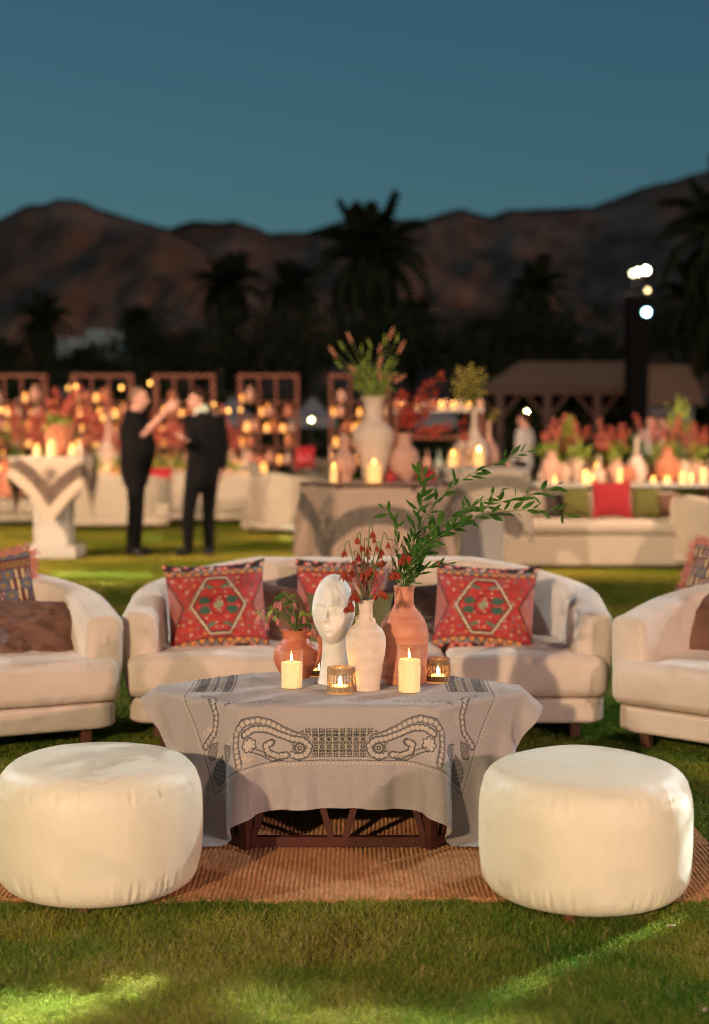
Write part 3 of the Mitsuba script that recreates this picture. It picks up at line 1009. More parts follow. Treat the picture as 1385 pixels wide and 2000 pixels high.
def motif_grid(u, v, f, seed):
    """Small diamond-shaped motifs, one to a cell: (cover, a random number of the cell)."""
    x, y = u * f, v * f
    cx, cy = dr.floor(x), dr.floor(y)
    r = cell_rand(cx, cy, seed)
    ox, oy = (cell_rand(cx, cy, seed + 1) - 0.5) * 0.35, (cell_rand(cx, cy, seed + 2) - 0.5) * 0.35
    lx, ly = dr.abs(x - cx - 0.5 - ox), dr.abs(y - cy - 0.5 - oy)
    dia = lx + ly
    s = dr.select(r < 0.35, dr.abs(dia - 0.24) < 0.07, dr.select(r < 0.6, (dr.minimum(lx, ly) < 0.06) & (dr.maximum(lx, ly) < 0.33), (dia < 0.18) | ((lx > 0.17) & (lx < 0.27) & (ly > 0.17) & (ly < 0.27))))
    return dr.select(s, 1.0, 0.0), cell_rand(cx, cy, seed + 3)


def red_carpet(p, n, uv):
    u, v = uv.x, uv.y
    au, av = dr.abs(u), dr.abs(v)
    c = mix((0.32, 0.024, 0.024), (0.43, 0.048, 0.038), fbm(u * 6, v * 6, 0.0, 3))
    mg, mr = motif_grid(u, v, 7.5, 11)
    mcol = dr.select(mr < 0.45, mi.Color3f(0.62, 0.50, 0.33), dr.select(mr < 0.7, mi.Color3f(0.09, 0.14, 0.10), dr.select(mr < 0.85, mi.Color3f(0.22, 0.20, 0.24), mi.Color3f(0.66, 0.33, 0.08))))
    mg2, mr2 = motif_grid(u + 0.03, v + 0.05, 12.5, 51)
    c = dr.select((mg2 > 0.5) & (mr2 < 0.45), dr.select(mr2 < 0.2, mi.Color3f(0.10, 0.10, 0.085), mi.Color3f(0.36, 0.20, 0.13)), c)
    c = dr.select((mg > 0.5) & (mr < 0.93) & (mr > 0.18), mcol * 0.8, c)
    # corner fields with greyer ground
    side = dr.abs(au - 0.98) + 0.45 * av
    c = dr.select(side < 0.26, mix((0.34, 0.085, 0.07), (0.42, 0.14, 0.10), noise(u * 12, v * 12, 3.0)), c)
    c = dr.select((side < 0.26) & (mg > 0.5), mi.Color3f(0.20, 0.19, 0.17), c)
    c = dr.select(dr.abs(side - 0.26) < 0.018, mi.Color3f(0.10, 0.02, 0.02), c)
    # hexagon medallion
    hx = dr.maximum(au * 0.95 + av * 0.56, av * 0.86)
    jag = 0.030 * dr.abs(dr.sin(av * 34)) * dr.select(av < 0.58, 1.0, 0.25)
    inner = hx < 0.515
    c = dr.select((hx < 0.545 + jag) & ~inner, mi.Color3f(0.54, 0.44, 0.31) * (0.7 + 0.5 * noise(u * 40, v * 40, 7.0)), c)
    c = dr.select((hx > 0.545 + jag) & (hx < 0.562 + jag), mi.Color3f(0.06, 0.04, 0.03), c)
    c = dr.select(inner, mix((0.34, 0.028, 0.026), (0.45, 0.052, 0.040), fbm(u * 9, v * 9, 1.0, 2)), c)
    c = dr.select(inner & (hx > 0.475), mi.Color3f(0.12, 0.03, 0.025), c)
    # green birds left and right, hooks above and below
    gl = dr.square((au - 0.29) / 0.125) + dr.square((av - 0.105) / 0.10)
    nt = noise(u * 22, v * 22, 2.0)
    c = dr.select(inner & (gl < 0.55 + 0.7 * nt) & (av > 0.018), mi.Color3f(0.05, 0.10, 0.07), c)
    hk = dr.abs(av - 0.44 + 0.35 * (0.22 - au)) + 0.4 * dr.abs(au - 0.17)
    c = dr.select(inner & (hk < 0.055), mi.Color3f(0.10, 0.15, 0.10), c)
    sp, sr = motif_grid(u, v, 9.0, 23)
    c = dr.select(inner & (sp > 0.5) & (sr < 0.35) & (gl > 1.2), mi.Color3f(0.55, 0.48, 0.34), c)
    # centre
    ce = dr.sqrt(dr.square(u / 0.17) + dr.square(v / 0.21))
    c = dr.select(dr.abs(ce - 1) < 0.10, mi.Color3f(0.20, 0.02, 0.02), c)
    cr = (dr.minimum(au, av * 0.8) < 0.035) & (dr.maximum(au, av * 0.8) < 0.10)
    c = dr.select(cr, mi.Color3f(0.26, 0.28, 0.17), c)
    # ochre zigzag border, then the black band of flowers
    zz = u * 5.5
    tri = dr.abs(zz - dr.floor(zz) - 0.5) * 2
    bz = (av - 0.70) / 0.13
    band = (bz > 0) & (bz < 1)
    oc = mix((0.55, 0.20, 0.055), (0.64, 0.30, 0.10), cell_rand(dr.floor(zz), 0, 5))
    gcol = dr.select(cell_rand(dr.floor(zz + 0.5), 2, 8) < 0.5, mi.Color3f(0.19, 0.18, 0.17), mi.Color3f(0.42, 0.20, 0.13))
    c = dr.select(band, dr.select(bz < tri, oc, gcol), c)
    c = dr.select(band & (dr.abs(bz - tri) < 0.13), mi.Color3f(0.05, 0.015, 0.012), c)
    c = dr.select(dr.abs(av - 0.70) < 0.012, mi.Color3f(0.10, 0.02, 0.02), c)
    d1, d2, w = voronoi(u * 7, v * 7)
    blk = dr.select(d1 < 0.17, mi.Color3f(0.60, 0.42, 0.32), dr.select(d1 < 0.40, dr.select(w < 0.7, mi.Color3f(0.50, 0.06, 0.05), mi.Color3f(0.45, 0.22, 0.18)), mi.Color3f(0.025, 0.015, 0.014)))
    c = dr.select(av > 0.83, blk, c)
    return c * (0.85 + 0.3 * noise(u * 190, v * 190, 0.0))


def kilim(p, n, uv):
    u, v = uv.x * 1.15, uv.y
    row = v * 3.6
    ri = dr.floor(row)
    rf = row - ri
    col = u * 2.7 + 0.5 * ri
    ci = dr.floor(col)
    cf_ = col - ci
    r = cell_rand(ci, ri, 3)
    dia = dr.abs(cf_ - 0.5) * 1.2 + dr.abs(rf - 0.5)
    maroon = mix((0.10, 0.022, 0.02), (0.16, 0.04, 0.035), noise(u * 30, v * 30, 1.0))
    grey = mi.Color3f(0.115, 0.115, 0.135)
    cream = mi.Color3f(0.52, 0.40, 0.20)
    ochre = mi.Color3f(0.42, 0.24, 0.055)
    A = dr.select(dia < 0.16, ochre, dr.select(dia < 0.24, mi.Color3f(0.03, 0.02, 0.02), dr.select(dia < 0.31, ochre, grey)))
    bx = dr.abs(cf_ * 3 - dr.floor(cf_ * 3) - 0.5)
    Bc = dr.select((bx < 0.26) & (rf > 0.2) & (rf < 0.8), dr.select((bx < 0.1) & (dr.abs(rf - 0.5) < 0.16), mi.Color3f(0.05, 0.02, 0.02), ochre), maroon)
    Cc = dr.select((dr.abs(cf_ - 0.22) < 0.11) | (dr.abs(cf_ - 0.78) < 0.11), cream, maroon)
    sq = dr.abs(dr.sin(cf_ * 19) * 0.35 + (rf - 0.5))
    Dc = dr.select(sq < 0.12, mi.Color3f(0.55, 0.44, 0.36), maroon)
    c = dr.select(r < 0.3, A, dr.select(r < 0.55, Bc, dr.select(r < 0.75, Cc, Dc)))
    c = dr.select(dr.abs(rf - 0.02) < 0.05, mi.Color3f(0.07, 0.02, 0.02), c)
    return c * (0.75 + 0.5 * noise(u * 120, v * 120, 0.0))


def stitch(amp=0.0012, f=150.0):
    return lambda p, n, uv: amp * noise(uv.x * f, uv.y * f, 0.0)


mat('carpet_print', proc(red_carpet), 0.75, lambda p, n, uv: 0.0035 * fbm(p.x * 14, p.y * 14, p.z * 14, 3) + 0.0003 * noise(uv.x * 160, uv.y * 160, 0.0), spec=0.25, sheen=0.3)
mat('kilim_weave', proc(kilim), 0.9, stitch())
matte('fringe_pink', (0.62, 0.25, 0.20))


def cushion(name, label, size, loc, yaw, tilt, roll, bsdf, seed, group=None, sag=0.06, wr=0.012):
    c = thing(name, label, 'cushion', group)
    m, uv = pillow_mesh(*size, seed=seed, sag=sag, wr=wr)
    m = pose_pillow(m, loc, yaw, tilt, roll)
    put(c, m, bsdf, True, uv=uv)
    return c


def cpos(px, py, Y):
    return at(px, py, Y)


cushion('carpet_cushion', 'red carpet-patterned cushion in the left corner of the long sofa', (0.465, 0.45, 0.22), cpos(424, 1191, 6.31), 0.16, 0.34, -0.05, 'carpet_print', 4, sag=0.10, wr=0.028)
cushion('carpet_cushion', 'red carpet-patterned cushion leaning behind the white mannequin head', (0.435, 0.41, 0.16), cpos(664, 1178, 6.55), 0.0, 0.28, 0.03, 'carpet_print', 5)
cushion('carpet_cushion', 'red carpet-patterned cushion right of the terracotta bottle vase', (0.475, 0.445, 0.22), cpos(946, 1192, 6.31), -0.14, 0.34, 0.045, 'carpet_print', 6, sag=0.13, wr=0.03)
cushion('satin_cushion', 'dark brown satin cushion behind the pink jug flowers', (0.44, 0.40, 0.16), cpos(552, 1222, 6.52), 0.05, 0.45, 0.2, 'brown_satin', 7, wr=0.02)
cushion('satin_cushion', 'dark brown satin cushion behind the terracotta bottle vase', (0.45, 0.40, 0.15), cpos(806, 1222, 6.50), -0.1, 0.42, -0.1, 'dark_satin', 8, wr=0.02)
cushion('velvet_cushion', 'olive green velvet cushion half hidden behind the mannequin head', (0.40, 0.36, 0.16), cpos(684, 1232, 6.40), 0.0, 0.4, 0.0, 'green_velvet', 9)


def ls(x, y, z):
    c, s = math.cos(LS_RZ), math.sin(LS_RZ)
    return np.array([LS_LOC[0] + c * x - s * y, LS_LOC[1] + s * x + c * y, z])


def fringe(root, w, h, loc, yaw, tilt, roll, n, seed, sides=('top', 'right')):
    r = np.random.default_rng(seed)
    ms = []
    for sd in sides:
        for k in range(n):
            t = (k + r.random()) / n * 2 - 1
            sgx = 1 if sd == 'right' else -1
            p = np.array([t * w / 2 * 0.99, 0, h / 2 * (1 - 0.06 * (1 - t * t))]) if sd == 'top' else np.array([sgx * w / 2 * (1 - 0.09 * (1 - t * t)), 0, t * h / 2 * 0.99])
            d = np.array([r.normal(0, 0.35), r.normal(0, 0.5), 1.0]) if sd == 'top' else np.array([sgx, r.normal(0, 0.5), r.normal(0, 0.35)])
            L = r.uniform(0.022, 0.042)
            ms.append(tube([p - d * 0.004, p + d * L * 0.5, p + d * L + [0, 0, -0.004]], [0.0022, 0.0025, 0.0016], 4, False))
    m = pose_pillow(cat(*ms), loc, yaw, tilt, roll)
    key = part(root, 'fringe', m, 'fringe_pink', True)
    labels[key] = {'label': 'pink thread fringe along the cushion edge', 'kind': 'stuff'}


kp = cpos(-8, 1162, 6.34)
kc = thing('kilim_cushion', 'kilim cushion with pink fringe standing on the left sofa', 'cushion')
m_, uv_ = pillow_mesh(0.38, 0.36, 0.13, seed=21)
put(kc + '__cover', pose_pillow(m_, kp, LS_RZ, 0.3, -0.12), 'kilim_weave', True, uv=uv_)
fringe(kc, 0.38, 0.36, kp, LS_RZ, 0.3, -0.12, 150, 5)
cushion('satin_cushion', 'crumpled brown satin cushion lying against the fringed kilim cushion', (0.66, 0.44, 0.17), cpos(36, 1248, 6.10), LS_RZ, 0.62, 0.10, 'brown_satin', 12, sag=0.14, wr=0.09)
cushion('satin_cushion', 'brown satin cushion on the right sofa at the picture edge', (0.46, 0.36, 0.15), cpos(1398, 1226, 6.12), RS_RZ, 0.45, -0.06, 'brown_satin', 13, wr=0.022)
kp2 = cpos(1408, 1140, 6.32)
kc2 = thing('kilim_cushion', 'pink fringed kilim cushion just visible on the right sofa', 'cushion')
m_, uv_ = pillow_mesh(0.36, 0.34, 0.13, seed=22)
put(kc2 + '__cover', pose_pillow(m_, kp2, RS_RZ, 0.35, 0.1), 'kilim_weave', True, uv=uv_)
fringe(kc2, 0.36, 0.34, kp2, RS_RZ, 0.35, 0.1, 170, 6, ('top', 'left'))


# ================================================================ ON THE TABLE
def leaf_mesh(L=1.0, W=0.27, bend=0.18, fold=0.10, n=6):
    """Pointed leaf along +z from the origin, blade facing -y."""
    t = np.linspace(0, 1, n)
    w = W * np.sin(np.pi * t ** 0.85) ** 0.9 / 2
    v = []
    for k in range(n):
        y = bend * t[k] ** 2 * L
        v += [[-w[k] * L, y + fold * w[k] * L, t[k] * L], [0, y - fold * w[k] * 0.3 * L, t[k] * L], [w[k] * L, y + fold * w[k] * L, t[k] * L]]
    return tm(np.array(v), grid_faces(n, 3))


def frame_yz(p, d, nrm, s=1.0):
    """4x4: local z along d, local -y close to nrm."""
    d = np.asarray(d, float) / np.linalg.norm(d)
    y = -(np.asarray(nrm, float) - d * (np.asarray(nrm, float) @ d))
    y /= np.linalg.norm(y) + 1e-9
    x = np.cross(y, d)
    A = np.eye(4)
    A[:3, 0], A[:3, 1], A[:3, 2], A[:3, 3] = x * s, y * s, d * s, p
    return A


LEAF_SHAPES = [mikit.ply(leaf_mesh(1, w, b), 'leaf_green', smooth=True) for w, b in ((0.30, 0.15), (0.36, 0.28), (0.26, -0.08))]
PALE_SHAPES = [mikit.ply(leaf_mesh(1, w, b), 'leaf_pale', smooth=True) for w, b in ((0.32, 0.2), (0.28, 0.05))]


def rotax(v, axis, a):
    axis = axis / np.linalg.norm(axis)
    return v * math.cos(a) + np.cross(axis, v) * math.sin(a) + axis * (axis @ v) * (1 - math.cos(a))


def leafy_stem(root, pts, n, size, r, shapes=LEAF_SHAPES, stem='stem_green', start=0.15, rad=0.0022, twig=0.25):
    path = bez(*pts, n=24)
    part(root, 'stem', tube(path, np.linspace(rad, rad * 0.35, len(path)), 6), stem, True)
    for k in range(n):
        t = start + (1 - start) * (k + r.uniform(0, 0.8)) / n
        i = min(int(t * 23), 22)
        p = path[i] + (path[i + 1] - path[i]) * (t * 23 - i)
        tg = path[i + 1] - path[i]
        tg = tg / np.linalg.norm(tg)
        side = np.cross(tg, [0, 1.0, 0.2]) * (1 if k % 2 else -1)
        ax = np.cross(tg, side)
        d = rotax(tg, ax + r.normal(0, 0.9, 3), r.uniform(0.3, 1.35)) + np.array([0, 0, 0.10]) + r.normal(0, 0.15, 3)
        if k == n - 1:
            d = tg
        nrm = np.array([r.normal(0, 0.5), -0.8 + r.normal(0, 0.4), 0.7])
        base = p + d / np.linalg.norm(d) * 0.006
        reuse(root, 'leaf', shapes[r.integers(len(shapes))], frame_yz(base, d, nrm, size * r.uniform(0.5, 1.15)))


# ---- vases
def item(name, label, cat_, mesh, bsdf, group=None, smooth=True):
    k = thing(name, label, cat_, group)
    put(k, mesh, bsdf, smooth)
    return k


p = on_table(789, 1333)
TV = p.copy()
prof = smooth_profile([(0.0, 0.001), (0.070, 0.0), (0.0755, 0.006), (0.078, 0.05), (0.0805, 0.11), (0.0815, 0.165), (0.0795, 0.182), (0.070, 0.212), (0.050, 0.240), (0.036, 0.258), (0.0325, 0.272), (0.0325, 0.305), (0.0345, 0.318), (0.0355, 0.324), (0.033, 0.327), (0.028, 0.322), (0.027, 0.30)], 120)
for z0, a in ((0.052, 0.0010), (0.060, -0.0012), (0.108, 0.0010), (0.150, 0.0016), (0.165, 0.0016), (0.178, 0.0012)):
    prof[:, 0] += a * np.exp(-((prof[:, 1] - z0) / 0.0022) ** 2) * (prof[:, 0] > 0.06)
vz = thing('terracotta_bottle', 'tall terracotta bottle vase holding the green leafy branches', 'vase')
part(vz, 'body', lathe_at(prof, p, 72), 'terracotta', True)
rope = []
for k in range(64):
    a = k / 64 * 2 * np.pi
    c = np.array([math.cos(a), math.sin(a), 0]) * 0.0813
    tdir = np.array([-math.sin(a), math.cos(a), 0.6])
    rope.append(xf(tube([c - tdir * 0.0032, c + tdir * 0.0032], [0.0014, 0.0014], 5), p + np.array([0, 0, 0.157])))
part(vz, 'rope_band', cat(*rope), 'terracotta', True)

p = on_table(714.5, 1347)
CV = p.copy()
prof = smooth_profile([(0.0, 0.001), (0.044, 0.0), (0.047, 0.004), (0.0465, 0.012), (0.049, 0.04), (0.0575, 0.09), (0.0645, 0.135), (0.0655, 0.160), (0.062, 0.182), (0.050, 0.203), (0.034, 0.219), (0.0255, 0.232), (0.023, 0.248), (0.0225, 0.272), (0.0245, 0.286), (0.0275, 0.2935), (0.0265, 0.296), (0.021, 0.292), (0.019, 0.27)], 110)
cvz = thing('cream_bottle', 'cream clay bottle vase with small loop handles and drooping flowers', 'vase')
part(cvz, 'body', lathe_at(prof, p, 72), 'cream_clay', True)
for a in (-0.9, 2.3):
    c, s = math.cos(a), math.sin(a)
    pts = [(0.026, 0.236), (0.040, 0.240), (0.046, 0.232), (0.045, 0.222), (0.040, 0.212)]
    path = bez(*[np.array([r_ * c, r_ * s, z_]) + p for r_, z_ in pts], n=14)
    part(cvz, 'handle', tube(path, np.linspace(0.0065, 0.0045, 14), 8), 'cream_clay', True)

p = on_table(578, 1322)
JP = p.copy()
prof = smooth_profile([(0.0, 0.001), (0.046, 0.0), (0.050, 0.005), (0.062, 0.025), (0.0765, 0.060), (0.0765, 0.082), (0.066, 0.106), (0.049, 0.124), (0.0425, 0.138), (0.043, 0.152), (0.0455, 0.162), (0.0445, 0.164), (0.040, 0.160), (0.039, 0.14)], 100)
jg = thing('clay_pitcher', 'rounded red clay pitcher with one handle and pink flowers', 'pitcher')
m = lathe(prof, 72)
v = m.vertices
sp = np.clip((v[:, 2] - 0.135) / 0.03, 0, 1) * np.exp(-((np.arctan2(v[:, 1], v[:, 0]) + 2.6) / 0.35) ** 2)
v[:, :2] *= (1 + 0.28 * sp)[:, None]
v[:, 2] += 0.006 * sp
m.vertices = v
m.apply_translation(p)
part(jg, 'body', m, 'red_clay', True)
hp = bez((0.040, 0, 0.148), (0.075, 0.0, 0.160), (0.104, 0.0, 0.145), (0.092, 0.0, 0.075), (0.066, 0.0, 0.040), n=22)
hp = np.stack([hp[:, 0] * math.cos(-0.25), hp[:, 0] * math.sin(-0.25), hp[:, 2]], 1) + p
part(jg, 'handle', tube(hp, np.r_[np.linspace(0.010, 0.0075, 18), [0.0085, 0.01, 0.012, 0.013]], 12), 'red_clay', True)


# ---- mannequin head
def gauss(x, y, cx, cy, sx, sy, rot=0.0):
    c, s = math.cos(rot), math.sin(rot)
    a, b = (x - cx) * c + (y - cy) * s, -(x - cx) * s + (y - cy) * c
    return np.exp(-(a / sx) ** 2 - (b / sy) ** 2)


def mannequin(p, yaw):
    """Egg-shaped white head on a long flared neck, face towards -y before the yaw."""
    m = trimesh.creation.icosphere(6)
    u = m.vertices
    x, y, z = u[:, 0], u[:, 1], u[:, 2]
    RX, RY, RZ = 0.071, 0.082, 0.121
    taper = np.where(z < 0, 1 - 0.30 * (-z) ** 1.6, 1 - 0.05 * z ** 2)
    V = np.stack([x * RX * taper, y * RY * np.where(z < 0, 1 - 0.15 * (-z) ** 2, 1), z * RZ], 1)
    f = np.clip(-y, 0, 1) ** 0.8
    X, Z = V[:, 0] * 1000, V[:, 2] * 1000                       # millimetres, face plane
    h = np.zeros(len(V))
    nose_w = np.interp(Z, [-34, -28, -8, 24, 40], [9.0, 9.5, 6.5, 5.0, 4.0])
    prof_n = np.interp(Z, [-38, -32, -28, -20, 0, 20, 34, 48], [0, 4, 15, 17, 11, 6.0, 2.5, 0])
    h += prof_n * np.exp(-(np.abs(X) / nose_w) ** 2.2)
    h += 3.5 * (gauss(X, Z, 7.5, -27, 4.5, 5) + gauss(X, Z, -7.5, -27, 4.5, 5))
    for s in (1, -1):
        brow_z = 26 - ((np.abs(X) - 26) / 24) ** 2 * 8
        sel = (X * s > 0)
        h += sel * 3.6 * np.exp(-((Z - brow_z - 2) / 6) ** 2) * np.exp(-((np.abs(X) - 26) / 20) ** 4)
        h -= 5.0 * gauss(X, Z, s * 23, 10, 18, 10)
        h += 4.6 * gauss(X, Z, s * 25, 8, 13, 7.5)
        lid = 3.2 - ((np.abs(X) - 25) / 15) ** 2 * 4.2 + (np.abs(X) - 25) * 0.10
        h -= sel * 2.0 * np.exp(-((Z - lid) / 1.4) ** 2) * (np.abs(np.abs(X) - 25) < 16)
        lid2 = lid + 8
        h -= sel * 1.0 * np.exp(-((Z - lid2) / 1.6) ** 2) * (np.abs(np.abs(X) - 25) < 15)
        h += 2.0 * gauss(X, Z, s * 34, -18, 18, 16)
        h -= 1.5 * gauss(X, Z, s * 30, -48, 14, 18)
    h += 4.5 * gauss(X, Z, 0, -52, 19, 4.2) * (1 - 0.25 * gauss(X, Z, 0, -50, 3, 4))
    h += 4.8 * gauss(X, Z, 0, -61, 15, 4.6)
    h -= 4.0 * np.exp(-((Z + 56.3 + 0.006 * X ** 2 * 0.6) / 1.5) ** 2) * np.exp(-(X / 19) ** 4)
    h -= 2.2 * gauss(X, Z, 0, -70, 11, 4)
    h += 5.0 * gauss(X, Z, 0, -84, 17, 11)
    h -= 1.6 * gauss(X, Z, 0, -42, 3, 5)
    V[:, 1] -= 1.2 * h / 1000 * f
    # neck: flared tube from the base into the head, joined by a boolean union
    head = trimesh.Trimesh(V, m.faces, process=False)
    head.apply_transform(trimesh.transformations.rotation_matrix(-0.02, [1, 0, 0]))
    head.apply_translation([0, -0.008, 0.247])
    nk = smooth_profile([(0.0, 0.0), (0.056, 0.0), (0.0575, 0.004), (0.053, 0.016), (0.0485, 0.04), (0.0445, 0.08), (0.0425, 0.12), (0.0425, 0.16), (0.044, 0.20), (0.03, 0.225), (0.0, 0.23)], 60)
    neck = lathe(nk, 96)
    w = np.clip((neck.vertices[:, 2]) / 0.2, 0, 1)
    neck.vertices[:, 1] += 0.012 * w
    A = [m3.Manifold(m3.Mesh(np.asarray(k.vertices, np.float32), np.asarray(k.faces, np.uint32))) for k in (head, clean(neck))]
    o = (A[0] + A[1]).to_mesh()
    mm = trimesh.Trimesh(o.vert_properties[:, :3], o.tri_verts, process=True)
    mm.apply_transform(trimesh.transformations.rotation_matrix(yaw, [0, 0, 1]))
    mm.apply_translation(p)
    return mm


def clean(m):
    q = trimesh.Trimesh(m.vertices, m.faces, process=True)
    q.merge_vertices(digits_vertex=6)
    q.update_faces(q.nondegenerate_faces())
    q.remove_unreferenced_vertices()
    q.fix_normals()
    return q


hd = on_table(653, 1334)
item('mannequin_head', 'smooth white plaster head sculpture with closed eyes on a long neck', 'sculpture', mannequin(hd, -0.27), 'plaster', smooth=True)

# ---- candles
mat('wax', (0.80, 0.66, 0.40), 0.5, spec=0.3)
mat('wick', (0.03, 0.02, 0.015), 0.8)
FLAME = mikit.ply(lathe(smooth_profile([(0, 0), (0.0030, 0.002), (0.0040, 0.006), (0.0032, 0.012), (0.0014, 0.019), (0, 0.025)], 16), 12), 'wax', smooth=True)


def flame(root, p, s=1.0, L=(44.0, 21.0, 5.5), wgt=0.5):
    key = numbered(f'{root}__flame')
    scene[key] = {**FLAME, 'to_world': T().translate(list(map(float, p))).scale(float(s)), 'emitter': glow(L, wgt)}
    return key


def pillar_candle(label, px, py, R, H, HW):
    p = on_table(px, py)
    c = thing('pillar_candle', label, 'candle', 'lit candles in clear glass cylinders')
    wax = [(0, 0.004), (R - 0.003, 0.004), (R - 0.0028, HW - 0.003), (R - 0.006, HW), (R * 0.6, HW - 0.003), (0, HW - 0.006)]
    k = part(c, 'wax', lathe_at(wax, p, 40), 'wax', 50)
    scene[k]['emitter'] = glow((0.30, 0.19, 0.055), 1.5)  # wax emits too, standing for flame light glowing through it
    part(c, 'wick', lathe_at([(0, HW - 0.006), (0.001, HW - 0.006), (0.001, HW + 0.006), (0, HW + 0.007)], p, 8), 'wick')
    flame(c, p + [0, 0, HW + 0.003], 1.0, wgt=2.0)
    g = lathe(np.array([(R, 0.002), (R, H)]), 40)
    g.apply_translation(p)
    part(c, 'glass', g, 'glass_sheet', True)
    rim = lathe(np.array([(R - 0.0012, H), (R, H + 0.0012), (R + 0.0012, H), (R, H - 0.0012), (R - 0.0012, H)]), 40)
    rim.apply_translation(p)
    part(c, 'glass_rim', rim, 'glass_sheet', True)


pillar_candle('lit cream pillar candle in glass in front of the red clay pitcher', 570, 1344, 0.0365, 0.127, 0.087)
pillar_candle('lit cream pillar candle in glass in front of the terracotta bottle', 799.5, 1352, 0.0375, 0.152, 0.108)

mat('rattan', proc(lambda p, n, uv: mix((0.30, 0.19, 0.10), (0.52, 0.37, 0.22), noise(p.x * 240, p.y * 240, p.z * 40))), 0.6)
mat('rattan_dark', proc(lambda p, n, uv: mix((0.20, 0.11, 0.05), (0.36, 0.22, 0.11), noise(p.x * 240, p.y * 240, p.z * 40))), 0.6)


def votive(label, px, py, R, H, rm):
    p = on_table(px, py)
    p[2] += 0.001
    c = thing('votive_holder', label, 'candle holder', 'rattan-wrapped glass votives on the shawl')
    g = lathe(np.array([(0, 0.003), (R - 0.004, 0.003), (R - 0.003, H)]), 32)
    g.apply_translation(p)
    part(c, 'glass', g, 'glass_sheet', True)
    rim = lathe(np.array([(R - 0.005, H), (R - 0.0032, H + 0.0016), (R - 0.0014, H), (R - 0.0032, H - 0.0016), (R - 0.005, H)]), 32)
    rim.apply_translation(p)
    part(c, 'glass_rim', rim, 'glass_sheet', True)
    ms = []
    n = 24
    for k in range(n):
        a = k / n * 2 * np.pi
        d = np.array([math.cos(a), math.sin(a), 0])
        ms.append(tube([p + d * (R - 0.001) + [0, 0, 0.004], p + d * (R + 0.0015) + [0, 0, H * 0.5], p + d * R + [0, 0, H * 0.93]], 0.0019, 5))
    k = part(c, 'cane', cat(*ms), rm, True)
    labels[k] = {'label': 'upright rattan canes round the glass', 'kind': 'stuff'}
    ms = []
    aa = np.linspace(0, 2 * np.pi, 61)
    for z in list(np.linspace(0.004, H * 0.24, 6)) + list(np.linspace(H * 0.74, H * 0.95, 5)) + [H * 0.5]:
        w = R + 0.0012 + 0.0012 * np.sin(aa * n / 2 + z * 900)
        thin = 0.0021 if abs(z - H * 0.5) > 0.003 else 0.001
        ms.append(tube(np.stack([np.cos(aa) * w + p[0], np.sin(aa) * w + p[1], aa * 0 + p[2] + z], 1), thin, 5, False))
    k = part(c, 'woven_band', cat(*ms), rm, True)
    labels[k] = {'label': 'woven rattan bands at top and bottom', 'kind': 'stuff'}
    k = part(c, 'wax', lathe_at([(0, 0.006), (R * 0.62, 0.006), (R * 0.62, 0.022), (0, 0.022)], p, 20), 'wax', 50)
    scene[k]['emitter'] = glow((5.0, 2.2, 0.5), 1.0)  # wax emits too, to brighten the inside of the holder
    flame(c, p + [0, 0, 0.023], 1.5, L=(60.0, 26.0, 6.0), wgt=2.0)


votive('small rattan votive standing in front of the white mannequin head', 664.5, 1352, 0.0395, 0.083, 'rattan')
votive('dark rattan votive glowing at the right of the terracotta bottle', 856, 1331, 0.0380, 0.080, 'rattan_dark')
votive('small rattan votive between the red clay pitcher and mannequin head', 621, 1319, 0.0360, 0.078, 'rattan_dark')

# ---- green branches
r_ = np.random.default_rng(12)
gb = thing('leafy_branch', 'spray of glossy green leaves reaching right from the terracotta bottle', 'branch')
Yb = TV[1]
mouth = TV + [0, 0, 0.31]


def B(px, py, dy=0.0):
    return at(px, py, Yb + dy)


for pts, n, sz in (
        ((mouth + [0.008, 0, 0], B(790, 1065), B(832, 975, 0.05), B(885, 925, 0.05), B(965, 905, 0.06), B(1040, 878, 0.08)), 40, 0.054),
        ((mouth + [0.01, 0.005, 0], B(800, 1070), B(850, 990, -0.05), B(945, 985, -0.05), B(1030, 978, -0.06), B(1092, 945, -0.05)), 40, 0.053),
        ((mouth + [0.012, -0.01, 0], B(806, 1075, -0.05), B(865, 1000, -0.1), B(955, 1000, -0.12), B(1050, 985, -0.14), B(1108, 1005, -0.14)), 38, 0.052),
        ((mouth, B(795, 1080, 0.0), B(815, 1020, 0.0), B(835, 960, 0.02), B(822, 922, 0.03)), 38, 0.053),
        ((mouth + [-0.004, 0, 0], B(775, 1100, -0.05), B(770, 1050, -0.05), B(790, 1020, -0.05), B(748, 990, -0.05)), 22, 0.050),
        ((mouth + [0.016, -0.01, -0.004], B(800, 1125, -0.05), B(825, 1095, -0.08), B(850, 1112, -0.1), B(878, 1100, -0.1)), 13, 0.044),
        ((mouth + [0.004, -0.012, 0], B(790, 1110, -0.06), B(820, 1060, -0.1), B(870, 1040, -0.12), B(905, 1025, -0.14)), 30, 0.050),
        ((mouth, B(782, 1110, 0.03), B(800, 1060, 0.06), B(850, 1010, 0.1), B(925, 995, 0.12), B(975, 960, 0.12)), 38, 0.051)):
    leafy_stem(gb, pts, n, sz, r_, start=0.10)
# short fillers at the mouth of the bottle
for k in range(9):
    a = r_.uniform(0, 6.28)
    leafy_stem(gb, (mouth, mouth + [0.02 * math.cos(a), 0.02 * math.sin(a), 0.03], mouth + [0.05 * math.cos(a) + 0.02, 0.04 * math.sin(a), 0.06 + 0.03 * r_.random()]), 4, 0.044, r_, start=0.3, rad=0.0014)


